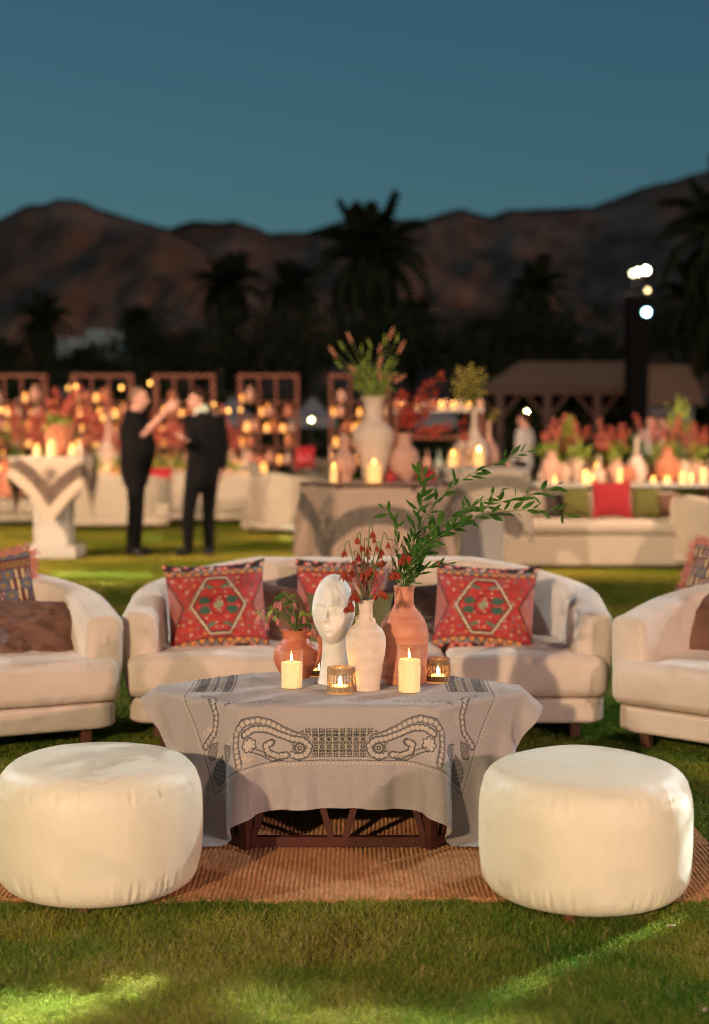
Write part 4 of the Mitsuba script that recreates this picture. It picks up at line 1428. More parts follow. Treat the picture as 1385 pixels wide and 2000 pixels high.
# ---- drooping flowers
def droop_flower(n=6, L=0.022, seed=0, mat_='petal_rust'):
    """Hanging bell with reflexed petals, from the origin down along +z (the frame turns it)."""
    r = np.random.default_rng(seed)
    ms = [xf(_ball, (0, 0, 0.003), s=0.0042)]
    for k in range(n):
        a = k / n * 2 * np.pi + r.normal(0, 0.12)
        t = np.linspace(0, 1, 6)
        rad = 0.003 + 0.006 * np.sin(t * 2.2) + 0.004 * np.clip(t - 0.6, 0, 1) * r.uniform(0, 4)
        w = 0.0045 * np.sin(np.pi * (0.12 + 0.83 * t)) ** 0.8
        z = t * L * r.uniform(0.8, 1.15)
        c, s = math.cos(a), math.sin(a)
        v = []
        for j in range(6):
            for sgn in (-1, 0, 1):
                rr = rad[j] + (0.0006 if sgn == 0 else 0)
                v.append([rr * c - s * w[j] * sgn, rr * s + c * w[j] * sgn, z[j]])
        ms.append(tm(v, grid_faces(6, 3)))
    return mikit.ply(cat(*ms), mat_, smooth=True)


RUST = [droop_flower(7, 0.024, k) for k in range(4)]
PINK = [droop_flower(6, 0.034, 10 + k, 'petal_pink') for k in range(3)]


def hanging(root, path, shapes, r, size, rad, mat_, k_at=1.0):
    part(root, 'stem', tube(path, np.linspace(rad, rad * 0.7, len(path)), 6), mat_, True)
    d = path[-1] - path[-2]
    reuse(root, 'flower', shapes[r.integers(len(shapes))], frame_to(path[-1], d / np.linalg.norm(d) + [0, 0, -0.8], up=(0.2, 1, 0.1), s=size, roll=r.uniform(0, 6)))


df = thing('drooping_flowers', 'rust red drooping flowers on thin stems in the cream bottle', 'flowers')
Yc = CV[1]
cm = CV + [0, 0, 0.28]
r_ = np.random.default_rng(31)
for px, py, hook in ((683, 1058, -10), (692, 1075, 8), (704, 1040, -6), (712, 1052, 8), (722, 1024, 6), (735, 1060, 10), (748, 1042, 10), (730, 1096, -6), (708, 1098, 7), (740, 1078, 7), (695, 1100, -8), (718, 1085, -9)):
    dy = r_.uniform(-0.06, 0.06)
    top = at(px, py, Yc + dy)
    mid = at((714 + px) / 2 + r_.uniform(-5, 5), (py + 1180) / 2, Yc + dy * 0.5)
    end = at(px + hook, py + r_.uniform(10, 22), Yc + dy)
    path = np.vstack([bez(cm, mid, top + [0, 0, -0.01], n=14)[:-1], bez(top + [0, 0, -0.01], top + [0, 0, 0.012], at(px + hook, py - 2, Yc + dy), end, n=8)])
    hanging(df, path, RUST, r_, r_.uniform(0.75, 1.05), 0.0023, 'stem_purple' if r_.random() < 0.6 else 'stem_green')
    for q in range(2):
        b = path[8 + q * 3]
        e = b + np.array([r_.uniform(-0.016, 0.016), r_.uniform(-0.01, 0.01), 0.012])
        hanging(df, bez(b, e, e + [0.004, 0, -0.012], n=6), RUST, r_, r_.uniform(0.55, 0.85), 0.0011, 'stem_purple')
for pts in (((703, 1150), (690, 1110), (676, 1092), (672, 1118)), ((716, 1160), (702, 1130), (692, 1138), (690, 1160)), ((714, 1155), (697, 1120), (688, 1140), (686, 1180)), ((720, 1150), (765, 1105), (785, 1062), (793, 1086)), ((720, 1150), (755, 1115), (768, 1092), (766, 1118)), ((716, 1150), (728, 1135), (742, 1130), (744, 1152))):
    pp = [at(a, b, Yc - 0.04) for a, b in pts]
    path = np.vstack([bez(cm, pp[0], pp[1], n=10)[:-1], bez(pp[1], pp[2] + [0, 0, 0.01], pp[2], pp[3], n=10)])
    hanging(df, path, RUST, r_, 1.15, 0.0018, 'stem_purple')
    for q in range(3):
        hanging(df, bez(path[-4], path[-3] + [r_.uniform(-0.01, 0.01), 0, 0], path[-1] + [r_.uniform(-0.018, 0.018), r_.uniform(-0.01, 0.01), r_.uniform(-0.015, 0.012)], n=6), RUST, r_, 0.85, 0.001, 'stem_purple')

pf = thing('pitcher_flowers', 'nodding pink flowers with green leaves in the red clay pitcher', 'flowers')
jm = JP + [0, 0, 0.155]
Yj = JP[1]
r_ = np.random.default_rng(44)
for px, py in ((512, 1188), (520, 1200), (528, 1182), (541, 1178), (548, 1165), (556, 1158), (565, 1172), (575, 1160), (583, 1176), (536, 1196), (570, 1186), (600, 1205), (612, 1196), (606, 1218), (592, 1192)):
    dy = r_.uniform(-0.06, 0.05)
    top = at(px, py, Yj + dy)
    mid = at((572 + px) / 2 + 6, py - 4, Yj + dy * 0.5)
    end = at(px + r_.uniform(-10, 6), py + r_.uniform(8, 18), Yj + dy)
    path = np.vstack([bez(jm, (jm + mid) / 2, mid, top, n=14)[:-1], bez(top, top + [0, 0, 0.006], end, n=6)])
    hanging(pf, path, PINK, r_, r_.uniform(0.75, 1.0), 0.0022, 'stem_green')
    for q in range(3):
        i = r_.integers(9, 18)
        d = rotax((path[i + 1] - path[i]) / np.linalg.norm(path[i + 1] - path[i]), np.array([r_.normal(), r_.normal(), r_.normal()]), 1.3)
        shp = (LEAF_SHAPES if r_.random() < 0.45 else PALE_SHAPES)
        reuse(pf, 'leaf', shp[r_.integers(2)], frame_yz(path[i], d + [-0.3, 0, -0.35], (r_.normal(0, 0.4), -0.7, 0.7), r_.uniform(0.020, 0.036)))

# a few dry leaves lying on the lawn
for px, py, s, a, lab in ((1300, 1808, 0.035, 0.3, 'dry brown leaf on the grass right of the right ottoman'), (1375, 1975, 0.028, 1.2, 'small rust leaf on the grass at the lower right corner'), (893, 1835, 0.012, 2.0, 'tiny pale petal on the grass below the right ottoman')):
    k = thing('fallen_leaf', lab, 'leaf')
    scene[k] = {**mikit.ply(leaf_mesh(1, 0.4, 0.2), 'rattan' if s > 0.02 else 'white_paint', smooth=True), 'to_world': T(frame_yz(gnd(px, py, 0.016), (math.cos(a), math.sin(a), 0.1), (0, 0, 1), s).tolist())}


# ================================================================ PEOPLE
def sph(p, r):
    return m3.Manifold.sphere(1.0, 16).scale([r] * 3 if np.ndim(r) == 0 else list(r)).translate(list(map(float, p)))


def bone(p0, r0, p1, r1):
    return m3.Manifold.batch_hull([sph(p0, r0), sph(p1, r1)])


def union(parts, L=0.03, it=8):
    o = m3.Manifold.batch_boolean(parts, m3.OpType.Add).refine_to_length(L).to_mesh()
    m = trimesh.Trimesh(o.vert_properties[:, :3], o.tri_verts, process=True)
    trimesh.smoothing.filter_taubin(m, 0.5, 0.53, it)
    return m


def hand_parts(wrist, d, palm_n, s=1.0, curl=0.35):
    """Palm, four unequal fingers and a thumb; d points along the hand, palm_n out of the palm."""
    d = d / np.linalg.norm(d)
    n = palm_n - d * (palm_n @ d)
    n /= np.linalg.norm(n)
    sd = np.cross(d, n)
    out = []
    k1, k2 = wrist + d * 0.088 * s + sd * 0.034 * s, wrist + d * 0.084 * s - sd * 0.036 * s
    out.append(m3.Manifold.batch_hull([sph(wrist + sd * 0.02 * s, 0.020 * s), sph(wrist - sd * 0.02 * s, 0.020 * s), sph(k1, 0.013 * s), sph(k2, 0.013 * s)]))
    for i, (o, L) in enumerate(((0.031, 0.068), (0.010, 0.078), (-0.012, 0.073), (-0.034, 0.056))):
        a = wrist + d * 0.088 * s + sd * o * s
        c = curl * (1 + 0.25 * i)
        f1 = a + (d * math.cos(c) + n * math.sin(c) + sd * o * 2.5) * L * 0.48 * s
        f2 = f1 + (d * math.cos(2 * c) + n * math.sin(2 * c)) * L * 0.52 * s
        out += [bone(a, 0.0098 * s, f1, 0.0088 * s), bone(f1, 0.0088 * s, f2, 0.0072 * s)]
    t0 = wrist + d * 0.022 * s + sd * 0.034 * s
    t1 = t0 + (d * 0.6 + sd * 0.75 + n * 0.25) * 0.036 * s
    t2 = t1 + (d * 0.95 + sd * 0.25 + n * 0.3) * 0.032 * s
    out += [bone(t0, 0.015 * s, t1, 0.011 * s), bone(t1, 0.011 * s, t2, 0.0085 * s)]
    return out


def head_parts(c, fwd, up, s=1.0):
    """Skull, jaw, nose, lips, ears; c is the middle of the head (eye height)."""
    fwd = fwd / np.linalg.norm(fwd)
    side = np.cross(up, fwd)
    side /= np.linalg.norm(side)
    up = np.cross(fwd, side)
    P = lambda f, l, u: c + (fwd * f + side * l + up * u) * s
    out = [m3.Manifold.batch_hull([sph(P(-0.02, 0, 0.035), 0.080 * s), sph(P(0.015, 0, 0.03), 0.074 * s), sph(P(0.035, 0, -0.03), 0.055 * s), sph(P(0.055, 0, -0.088), 0.027 * s), sph(P(-0.03, 0, -0.03), 0.06 * s)])]
    out.append(m3.Manifold.batch_hull([sph(P(0.088, 0, 0.008), 0.009 * s), sph(P(0.112, 0, -0.032), 0.011 * s), sph(P(0.085, 0.012, -0.038), 0.008 * s), sph(P(0.085, -0.012, -0.038), 0.008 * s)]))
    out.append(m3.Manifold.batch_hull([sph(P(0.082, 0.018, -0.062), 0.008 * s), sph(P(0.082, -0.018, -0.062), 0.008 * s), sph(P(0.089, 0, -0.06), 0.008 * s)]))
    out.append(m3.Manifold.batch_hull([sph(P(0.082, 0.03, 0.022), 0.010 * s), sph(P(0.082, -0.03, 0.022), 0.010 * s)]))
    for l in (1, -1):
        out.append(m3.Manifold.batch_hull([sph(P(-0.01, l * 0.074, 0.02), 0.011 * s), sph(P(-0.018, l * 0.082, 0.0), 0.012 * s), sph(P(-0.002, l * 0.074, -0.032), 0.008 * s)]))
    return out, P


def person(label, head, fwd, neck, chest, belly, hip, sh, el, wr, hdir, kn, an, toe, dress, r, group=None, hair='hair_brown', bald=False, up=(0, 0, 1.0)):
    """Joint positions in metres; sh, el, wr, kn, an, toe are (left, right) pairs. dress: dict of colours and trim; r: torso radii."""
    k = thing('person', label, 'person', group)
    up = np.asarray(up, float)
    hp, P = head_parts(head, np.asarray(fwd, float), up)
    body = hp + [bone(head + [0, 0, -0.06], 0.055, neck, 0.058), bone(neck, 0.06, chest, 0.12)]
    body += [bone(chest, r[0] * 0.92, belly, r[1] * 0.92), bone(belly, r[1] * 0.92, hip, r[2] * 0.92)]
    sleeves, trousers = [], []
    for i in range(2):
        body += [bone(neck + [0, 0, -0.05], 0.06, sh[i], 0.055), bone(sh[i], 0.054, el[i], 0.042), bone(el[i], 0.041, wr[i], 0.028)]
        body += hand_parts(wr[i], hdir[i][0], hdir[i][1])
        h0 = hip + (kn[i] - hip) * 0.04 + (np.array([0, 0, -0.02])) + (0.09 * (sh[i] - (sh[0] + sh[1]) / 2) / np.linalg.norm(sh[0] - sh[1]) * 2)
        body += [bone(h0, 0.085, kn[i], 0.055), bone(kn[i], 0.054, an[i], 0.036), bone(an[i] + [0, 0, -0.03], 0.034, toe[i], 0.025)]
        trousers += [bone(h0, 0.105, kn[i], 0.072), bone(kn[i], 0.072, an[i] + [0, 0, -0.03], 0.058)]
        sl = dress.get('sleeve', 1.0)
        if sl >= 1:
            sleeves += [bone(sh[i], 0.075, el[i], 0.060), bone(el[i], 0.060, el[i] + (wr[i] - el[i]) * 0.96, 0.045)]
        else:
            sleeves += [bone(sh[i], 0.078, sh[i] + (el[i] - sh[i]) * sl, 0.066)]
    part(k, 'body', union(body, 0.02, 6), 'skin', True)
    ax = (sh[1] - sh[0]) / np.linalg.norm(sh[1] - sh[0])
    w = np.linalg.norm(sh[1] - sh[0]) / 2

    def slab(c, rr, spread):
        return [sph(c + ax * spread, rr), sph(c - ax * spread, rr)]
    coat = [m3.Manifold.batch_hull(slab((sh[0] + sh[1]) / 2 + [0, 0, -0.03], 0.07, w * 0.86) + slab(chest, r[0], w * 0.35) + [sph(neck + [0, 0, -0.05], 0.075)]),
            m3.Manifold.batch_hull(slab(chest, r[0], w * 0.35) + slab(belly, r[1], w * 0.25)),
            m3.Manifold.batch_hull(slab(belly, r[1], w * 0.25) + slab(hip + [0, 0, dress.get('hem', -0.05)], r[2], w * 0.2))]
    part(k, dress.get('top_name', 'shirt'), union(coat + sleeves, 0.035, 10), dress['top'], True)
    part(k, 'trousers', union(trousers + [m3.Manifold.batch_hull(slab(hip, r[2] * 0.93, w * 0.15) + slab(hip + [0, 0, -0.12], r[2] * 0.85, w * 0.15))], 0.04, 10), dress['trousers'], True)
    for i in range(2):
        d = toe[i] - an[i]
        d[2] = 0
        part(k, 'shoe', union([m3.Manifold.batch_hull([sph(np.r_[an[i][:2] - d[:2] * 0.15, 0.045], 0.044), sph(np.r_[toe[i][:2], 0.03], (0.045, 0.045, 0.028)), sph(np.r_[an[i][:2], 0.075], 0.045)])], 0.03, 3), 'shoe_black', True)
    if 'collar' in dress:
        f = np.asarray(fwd, float)
        part(k, 'shirt_front', union([m3.Manifold.batch_hull([sph(neck + [0, 0, 0.01], 0.066), sph(neck + [0, 0, -0.06], 0.075)]),
                                     m3.Manifold.batch_hull([sph(neck + f * 0.05, 0.05), sph(chest + f * (r[0] * 0.98) + [0, 0, 0.04], 0.04)])], 0.03, 5), dress['collar'], True)
    for l in (1, -1):
        part(k, 'eye', xf(_ball, P(0.076, l * 0.031, 0.004), s=0.0125), 'shoe_black', True)
    if not bald:
        hr = [m3.Manifold.batch_hull([sph(P(-0.024, 0, 0.045), 0.089), sph(P(0.045, 0, 0.082), 0.050), sph(P(-0.045, 0, -0.012), 0.066)])]
        part(k, 'hair', crumple(union(hr, 0.02, 3), 0.006, 40, 3), hair, True)
    else:
        hr = [m3.Manifold.batch_hull([sph(P(-0.024, 0, 0.040), 0.0855), sph(P(0.005, 0, 0.062), 0.064), sph(P(-0.045, 0, -0.03), 0.056)])]
        part(k, 'hair', union(hr, 0.02, 3), 'hair_grey', True)
    return k


matte('hair_grey', (0.16, 0.11, 0.085))
PY = 15.8
J = lambda zx, zy, dy=0.0: at(200 + zx * 0.1877, 740 + zy * 0.1877, PY + dy)      # noqa: E731
X_, U_ = np.array([1.0, 0, 0]), np.array([0, 0, 1.0])
person('man with cropped hair in black clothes reaching both bare forearms towards his companion', J(385, 205), (0.95, -0.32, -0.04), J(350, 335), J(345, 500), J(375, 720), J(345, 930),
       (J(315, 385, 0.17), J(285, 390, -0.18)), (J(470, 520, 0.20), J(430, 570, -0.20)), (J(690, 300, 0.10), J(680, 320, -0.10)),
       ((J(800, 225) - J(700, 300), np.array([0.3, -0.9, 0.3])), (J(800, 235) - J(690, 310), np.array([0.3, 0.9, 0.3]))),
       (J(370, 1330, 0.10), J(335, 1330, -0.10)), (J(345, 1745, 0.10), J(300, 1755, -0.12)), (J(480, 1830, 0.10), J(420, 1835, -0.14)),
       {'top': 'suit_black', 'trousers': 'suit_black', 'sleeve': 0.75, 'hem': -0.02}, (0.165, 0.20, 0.17), bald=True)
person('dark-haired man in black suit and pale green shirt facing left', J(985, 215), (-0.90, -0.43, -0.03), J(1050, 330), J(1060, 500), J(1065, 720), J(1040, 960),
       (J(905, 430, -0.10), J(1215, 415, 0.10)), (J(935, 690, -0.22), J(1268, 690, 0.08)), (J(885, 655, -0.42), J(1245, 940, 0.02)),
       ((np.array([-0.8, -0.5, 0.5]), np.array([0.3, 0.4, 0.8])), (np.array([-0.05, -0.1, -1.0]), np.array([-1.0, 0, 0]))),
       (J(895, 1400, -0.08), J(1105, 1400, 0.08)), (J(895, 1735, -0.08), J(1115, 1745, 0.08)), (J(790, 1825, -0.15), J(1105, 1850, -0.12)),
       {'top': 'suit_black', 'trousers': 'suit_black', 'top_name': 'jacket', 'collar': 'shirt_green', 'hem': -0.10}, (0.15, 0.155, 0.15))


def bystander(label, px, Y, top, fwd, h=1.74):
    x = xat(px, Y)
    f = np.array([fwd[0], fwd[1], 0.0])
    f /= np.linalg.norm(f)
    s = np.array([-f[1], f[0], 0.0])
    O = np.array([x, Y, 0.0])
    k = h / 1.75
    Q = lambda a, b, c: O + s * a * k + f * b * k + np.array([0, 0, c * k])      # noqa: E731
    person(label, Q(0, 0.02, 1.63), f, Q(0, -0.01, 1.48), Q(0, 0, 1.28), Q(0, 0.02, 1.08), Q(0, 0, 0.93), (Q(0.19, 0, 1.41), Q(-0.19, 0, 1.41)), (Q(0.25, 0.0, 1.12), Q(-0.25, 0.0, 1.12)),
           (Q(0.22, 0.16, 0.92), Q(-0.24, 0.08, 0.87)), ((f + [0, 0, -0.6], -s), (f * 0.3 + [0, 0, -1.0], s)), (Q(0.10, 0.03, 0.49), Q(-0.10, 0.02, 0.49)), (Q(0.11, 0, 0.09), Q(-0.11, -0.02, 0.09)),
           (Q(0.13, 0.17, 0.03), Q(-0.13, 0.15, 0.03)), {'top': top, 'trousers': 'suit_black'}, (0.14, 0.13, 0.13))


bystander('person in white shirt standing alone before the thatched pavilion', 1025, 23.5, 'shirt_white', (-0.9, 0.5))
bystander('person in pale shirt standing behind the flower vases near the light tower', 1272, 25.5, 'shirt_white', (-0.6, -0.7))
bystander('person in dark clothes standing beside the pale-shirted one near the tower', 1300, 26.2, 'suit_black', (-0.9, 0.1))


# ================================================================ MIDDLE DISTANCE
def cocktail_cloth(name, label, poly, top_z, S, rot, centre, matname, N=45, iters=170, off=(0, 0)):
    """A square cloth simulated over a small table, rotated by rot."""
    h = S / (N - 1)
    ax = np.linspace(-S / 2, S / 2, N)
    A, Bq = np.meshgrid(ax, ax, indexing='ij')
    c, s = math.cos(rot), math.sin(rot)
    X = np.stack([A * c - Bq * s + off[0], A * s + Bq * c + off[1], np.full_like(A, top_z + 0.008)], -1)
    X[..., 2] += np.random.default_rng(5).normal(0, 0.001, A.shape)
    V = np.zeros_like(X)
    e = np.roll(poly, -1, 0) - poly
    n2 = np.stack([e[:, 1], -e[:, 0]], 1)
    n2 /= np.linalg.norm(n2, axis=1, keepdims=True)
    c2 = (n2 * poly).sum(1)
    sl = slice
    cons = []
    for st in (0, 1):
        cons += [((sl(st, N - 1, 2), sl(None)), (sl(st + 1, N, 2), sl(None)), h, 1.0), ((sl(None), sl(st, N - 1, 2)), (sl(None), sl(st + 1, N, 2)), h, 1.0)]
        cons += [((sl(st, N - 1, 2), sl(0, N - 1)), (sl(st + 1, N, 2), sl(1, N)), h * 2 ** 0.5, 0.2), ((sl(st, N - 1, 2), sl(1, N)), (sl(st + 1, N, 2), sl(0, N - 1)), h * 2 ** 0.5, 0.2)]
    dt = 1 / 50
    for it in range(iters):
        Vd = V * 0.98
        Vd[..., 2] -= 9.8 * dt
        P = X + Vd * dt
        for k in range(9):
            for a, b, L, kk in cons:
                d = P[b] - P[a]
                l = np.sqrt((d * d).sum(-1, keepdims=True)) + 1e-12
                q = d * (0.5 * kk * (1 - L / l))
                P[a] += q
                P[b] -= q
            sd = (P[..., :2] @ n2.T) - c2
            w = sd.argmax(-1)
            d2 = np.take_along_axis(sd, w[..., None], -1)[..., 0] - 0.006
            dz = P[..., 2] - (top_z + 0.004)
            ins = (d2 < 0) & (dz < 0)
            top = ins & (dz > d2)
            P[..., 2] = np.where(top, top_z + 0.004, P[..., 2])
            P[..., :2] += np.where((ins & ~top)[..., None], n2[w] * (-d2)[..., None], 0)
            P[..., 2] = np.maximum(P[..., 2], 0.02)
        V = (P - X) / dt
        V[(P[..., 2] < top_z + 0.008) & (P[..., 2] > top_z)] *= 0.25
        X = P
    f, Y = upsample(ax, X, 2)
    Y[..., 0] += centre[0]
    Y[..., 1] += centre[1]
    A, Bq = np.meshgrid(f, f, indexing='ij')
    k = thing('tablecloth', label, 'tablecloth')
    put(k, tm(Y.reshape(-1, 3), grid_faces(len(f), len(f))), matname, True, uv=np.stack([A / S * 2, Bq / S * 2], -1).reshape(-1, 2))
    return k


def band_cloth(base, ink, lo, hi):
    def fn(p, n, uv):
        e = dr.maximum(dr.abs(uv.x), dr.abs(uv.y))
        m = dr.minimum(dr.abs(uv.x), dr.abs(uv.y))
        t = noise(uv.x * 40, uv.y * 40, 0.0)
        on = ((e > lo) & (e < hi)) | ((m > lo - 0.22) & (e > lo - 0.22) & (m < lo - 0.1 + 0.1 * t) & (e < hi) & (t > 0.45))
        return mix(base, ink, dr.select(on, 0.75 + 0.25 * t, 0.0))
    return fn


mat('brown_band_cloth', proc(band_cloth((0.52, 0.42, 0.32), (0.075, 0.045, 0.035), 0.62, 0.82)), 0.9)
mat('rose_cloth', proc(band_cloth((0.55, 0.39, 0.295), (0.14, 0.12, 0.10), 0.58, 0.72)), 0.9)
mat('pale_band_cloth', proc(band_cloth((0.60, 0.50, 0.38), (0.24, 0.20, 0.15), 0.55, 0.70)), 0.9)


def sq(h):
    return np.array([(-h, -h), (h, -h), (h, h), (-h, h)])


def plinth_table(label, px, Y, H, w, top, base_w):
    c = np.array([xat(px, Y), Y])
    t = thing('cocktail_table', label, 'table')
    part(t, 'base', hullbox(base_w, base_w, 0.13, 0.012, (*c, 0.003)), 'white_paint')
    part(t, 'pillar', hullbox(w, w, H - 0.13 - 0.04, 0.006, (*c, 0.133)), 'white_paint')
    part(t, 'tabletop', hullbox(top, top, 0.04, 0.006, (*c, H - 0.04)), 'white_paint')
    return c


c1 = plinth_table('white pedestal cocktail table with fringed cloth beside the two men', 104, 15.6, 1.10, 0.37, 0.80, 0.58)
k = cocktail_cloth('tablecloth', 'cream shawl with dark brown chevron band on the far left pedestal table', sq(0.40), 1.10, 1.27, math.pi / 4 + 0.08, c1, 'brown_band_cloth')
c3 = plinth_table('white pedestal cocktail table behind the leafy branch', 940, 12.6, 1.04, 0.38, 0.78, 0.58)
cocktail_cloth('tablecloth', 'pale shawl with grey scroll band on the pedestal table behind the branch', sq(0.39), 1.04, 1.25, 0.12, c3, 'pale_band_cloth')
c2 = np.array([xat(733, 11.75), 11.75])
o2 = OCT * [1.02, 1.75]
T2Z = 0.935
t2 = thing('display_table', 'tall eight-sided display table carrying the big cream amphora', 'table')
part(t2, 'tabletop', xf(hullslab(o2, T2Z - 0.03, T2Z, 0.006), (*c2, 0)), 'frame_metal')
for k in range(8):
    a, b = o2[k] * 0.95 + c2, o2[(k + 1) % 8] * 0.95 + c2
    part(t2, 'post', box(0.035, 0.035, T2Z - 0.03, (*a, 0)), 'frame_metal')
    part(t2, 'bottom_rail', bar((*(a + (b - a) * 0.04), 0.03), (*(b - (b - a) * 0.04), 0.03), 0.026), 'frame_metal')
cocktail_cloth('tablecloth', 'rose beige shawl with grey embroidered band under the big cream amphora', o2, T2Z, 1.95, 0.05, c2, 'rose_cloth', off=(0, 0.0))

# ---- vessels
VES = {
    'amphora': [(0, 0.002), (0.11, 0), (0.12, 0.03), (0.15, 0.15), (0.21, 0.36), (0.245, 0.52), (0.235, 0.60), (0.17, 0.68), (0.115, 0.74), (0.10, 0.80), (0.105, 0.90), (0.14, 0.98), (0.155, 1.0), (0.135, 0.995), (0.09, 0.88)],
    'bottle': [(0, 0.002), (0.20, 0), (0.23, 0.08), (0.25, 0.20), (0.23, 0.34), (0.15, 0.48), (0.08, 0.60), (0.055, 0.75), (0.055, 0.95), (0.075, 1.0), (0.05, 0.99), (0.04, 0.9)],
    'jar': [(0, 0.003), (0.26, 0), (0.30, 0.08), (0.42, 0.38), (0.44, 0.58), (0.36, 0.80), (0.24, 0.90), (0.24, 0.96), (0.28, 1.0), (0.24, 0.99), (0.2, 0.9)],
    'urn': [(0, 0.002), (0.17, 0), (0.20, 0.05), (0.30, 0.25), (0.33, 0.45), (0.28, 0.62), (0.16, 0.76), (0.13, 0.84), (0.17, 0.98), (0.19, 1.0), (0.16, 0.99), (0.11, 0.88)],
    'planter': [(0, 0.003), (0.34, 0), (0.38, 0.05), (0.50, 0.90), (0.54, 0.92), (0.54, 1.0), (0.49, 1.0), (0.45, 0.85), (0, 0.84)],
    'lantern': [(0, 0.003), (0.30, 0), (0.36, 0.06), (0.46, 0.35), (0.44, 0.62), (0.33, 0.82), (0.26, 0.90), (0.27, 1.0), (0.23, 0.99), (0.22, 0.9)],
}
VES = {k: smooth_profile(v, 44) for k, v in VES.items()}
_ves = {}


def vessel(kind, label, pos, h, bsdf, group=None, name=None, cat_='vase'):
    key = (kind, bsdf)
    if key not in _ves:
        _ves[key] = mikit.ply(lathe(VES[kind], 28), bsdf, smooth=True)
    k = thing(name or {'bottle': 'bottle_vase', 'jar': 'clay_jar', 'urn': 'clay_urn', 'lantern': 'clay_pot'}.get(kind, kind), label, cat_, group)
    scene[k] = {**_ves[key], 'to_world': T().translate(list(map(float, pos))).scale(float(h))}
    return k


_cnd = mikit.ply(lathe(smooth_profile([(0, 0), (0.5, 0), (0.5, 0.9), (0.44, 1.0), (0.3, 0.96), (0, 0.95)], 14), 20), 'wax', smooth=40)
_glow = mikit.ply(lathe(smooth_profile([(0, 0), (0.20, 0.1), (0.26, 0.4), (0.12, 0.8), (0, 1.0)], 12), 12), 'wax', smooth=True)


def candle(label, pos, w, h, group=None, L=(7.5, 3.0, 0.55), body=(0.75, 0.33, 0.06), wgt=0.12, fl=0.05):
    k = thing('candle', label, 'candle', group)
    scene[k + '__wax'] = {**_cnd, 'to_world': T().translate(list(map(float, pos))).scale([float(w), float(w), float(h)]), 'emitter': glow(body, wgt * 0.3)}  # candle body emits as well, its glow from the flame set as emission
    scene[k + '__flame'] = {**_glow, 'to_world': T().translate([float(pos[0]), float(pos[1]), float(pos[2] + h * 0.96)]).scale(float(fl)), 'emitter': glow(L, wgt)}
    return k


def tp(c, dx_px, Y, z):
    return np.array([xat(dx_px, Y), Y, z])


zt = T2Z + 0.012
AM = tp(c2, 729, 11.55, zt)
vessel('amphora', 'big cream clay amphora with lilies on the display table', AM, 0.685, 'cream_clay')
EW = tp(c2, 672, 11.45, zt)
ew = thing('clay_ewer', 'pinkish clay ewer with spout and handle left of the amphora', 'pitcher')
pe = smooth_profile([(0, 0.002), (0.07, 0), (0.06, 0.03), (0.075, 0.06), (0.105, 0.13), (0.10, 0.18), (0.06, 0.235), (0.036, 0.27), (0.034, 0.31), (0.05, 0.335), (0.038, 0.36), (0.02, 0.385), (0, 0.395)], 60)
part(ew, 'body', lathe_at(pe, EW, 36), 'pink_clay_far', True)
part(ew, 'spout', tube(bez(EW + [-0.085, 0, 0.14], EW + [-0.125, 0, 0.17], EW + [-0.10, 0, 0.24], EW + [-0.115, 0, 0.285], n=10), np.linspace(0.024, 0.011, 10), 10), 'pink_clay_far', True)
part(ew, 'handle', tube(bez(EW + [0.035, 0, 0.31], EW + [0.12, 0, 0.34], EW + [0.13, 0, 0.2], EW + [0.09, 0, 0.17], n=12), 0.011, 8), 'pink_clay_far', True)
RV = tp(c2, 790, 11.6, zt)
vessel('urn', 'pinkish clay urn holding red blossom sprays right of the amphora', RV, 0.39, 'pink_clay_far')
candle('lit glass candle standing in front of the big cream amphora', tp(c2, 731, 11.25, zt), 0.115, 0.15, wgt=0.8, fl=0.045)
candle('lit tall candle at the left end of the display table', tp(c2, 652, 11.3, zt), 0.06, 0.12, wgt=0.8, fl=0.04)
mat('fruit_red', (0.42, 0.03, 0.035), 0.3)
for px, Y, lab in ((764, 11.35, 'red pomegranate beside the glass candle on the display table'), (824, 11.5, 'red pomegranate near the right end of the display table'), (842, 11.55, 'rightmost red pomegranate on the display table')):
    f = thing('pomegranate', lab, 'fruit')
    q = tp(c2, px, Y, zt)
    part(f, 'fruit', lathe_at(smooth_profile([(0, 0), (0.03, 0.004), (0.046, 0.035), (0.038, 0.068), (0.012, 0.08), (0, 0.08)], 24), q, 24), 'fruit_red', True)
    part(f, 'crown', lathe_at([(0.010, 0.078), (0.014, 0.098), (0.008, 0.08)], q, 8), 'fruit_red')


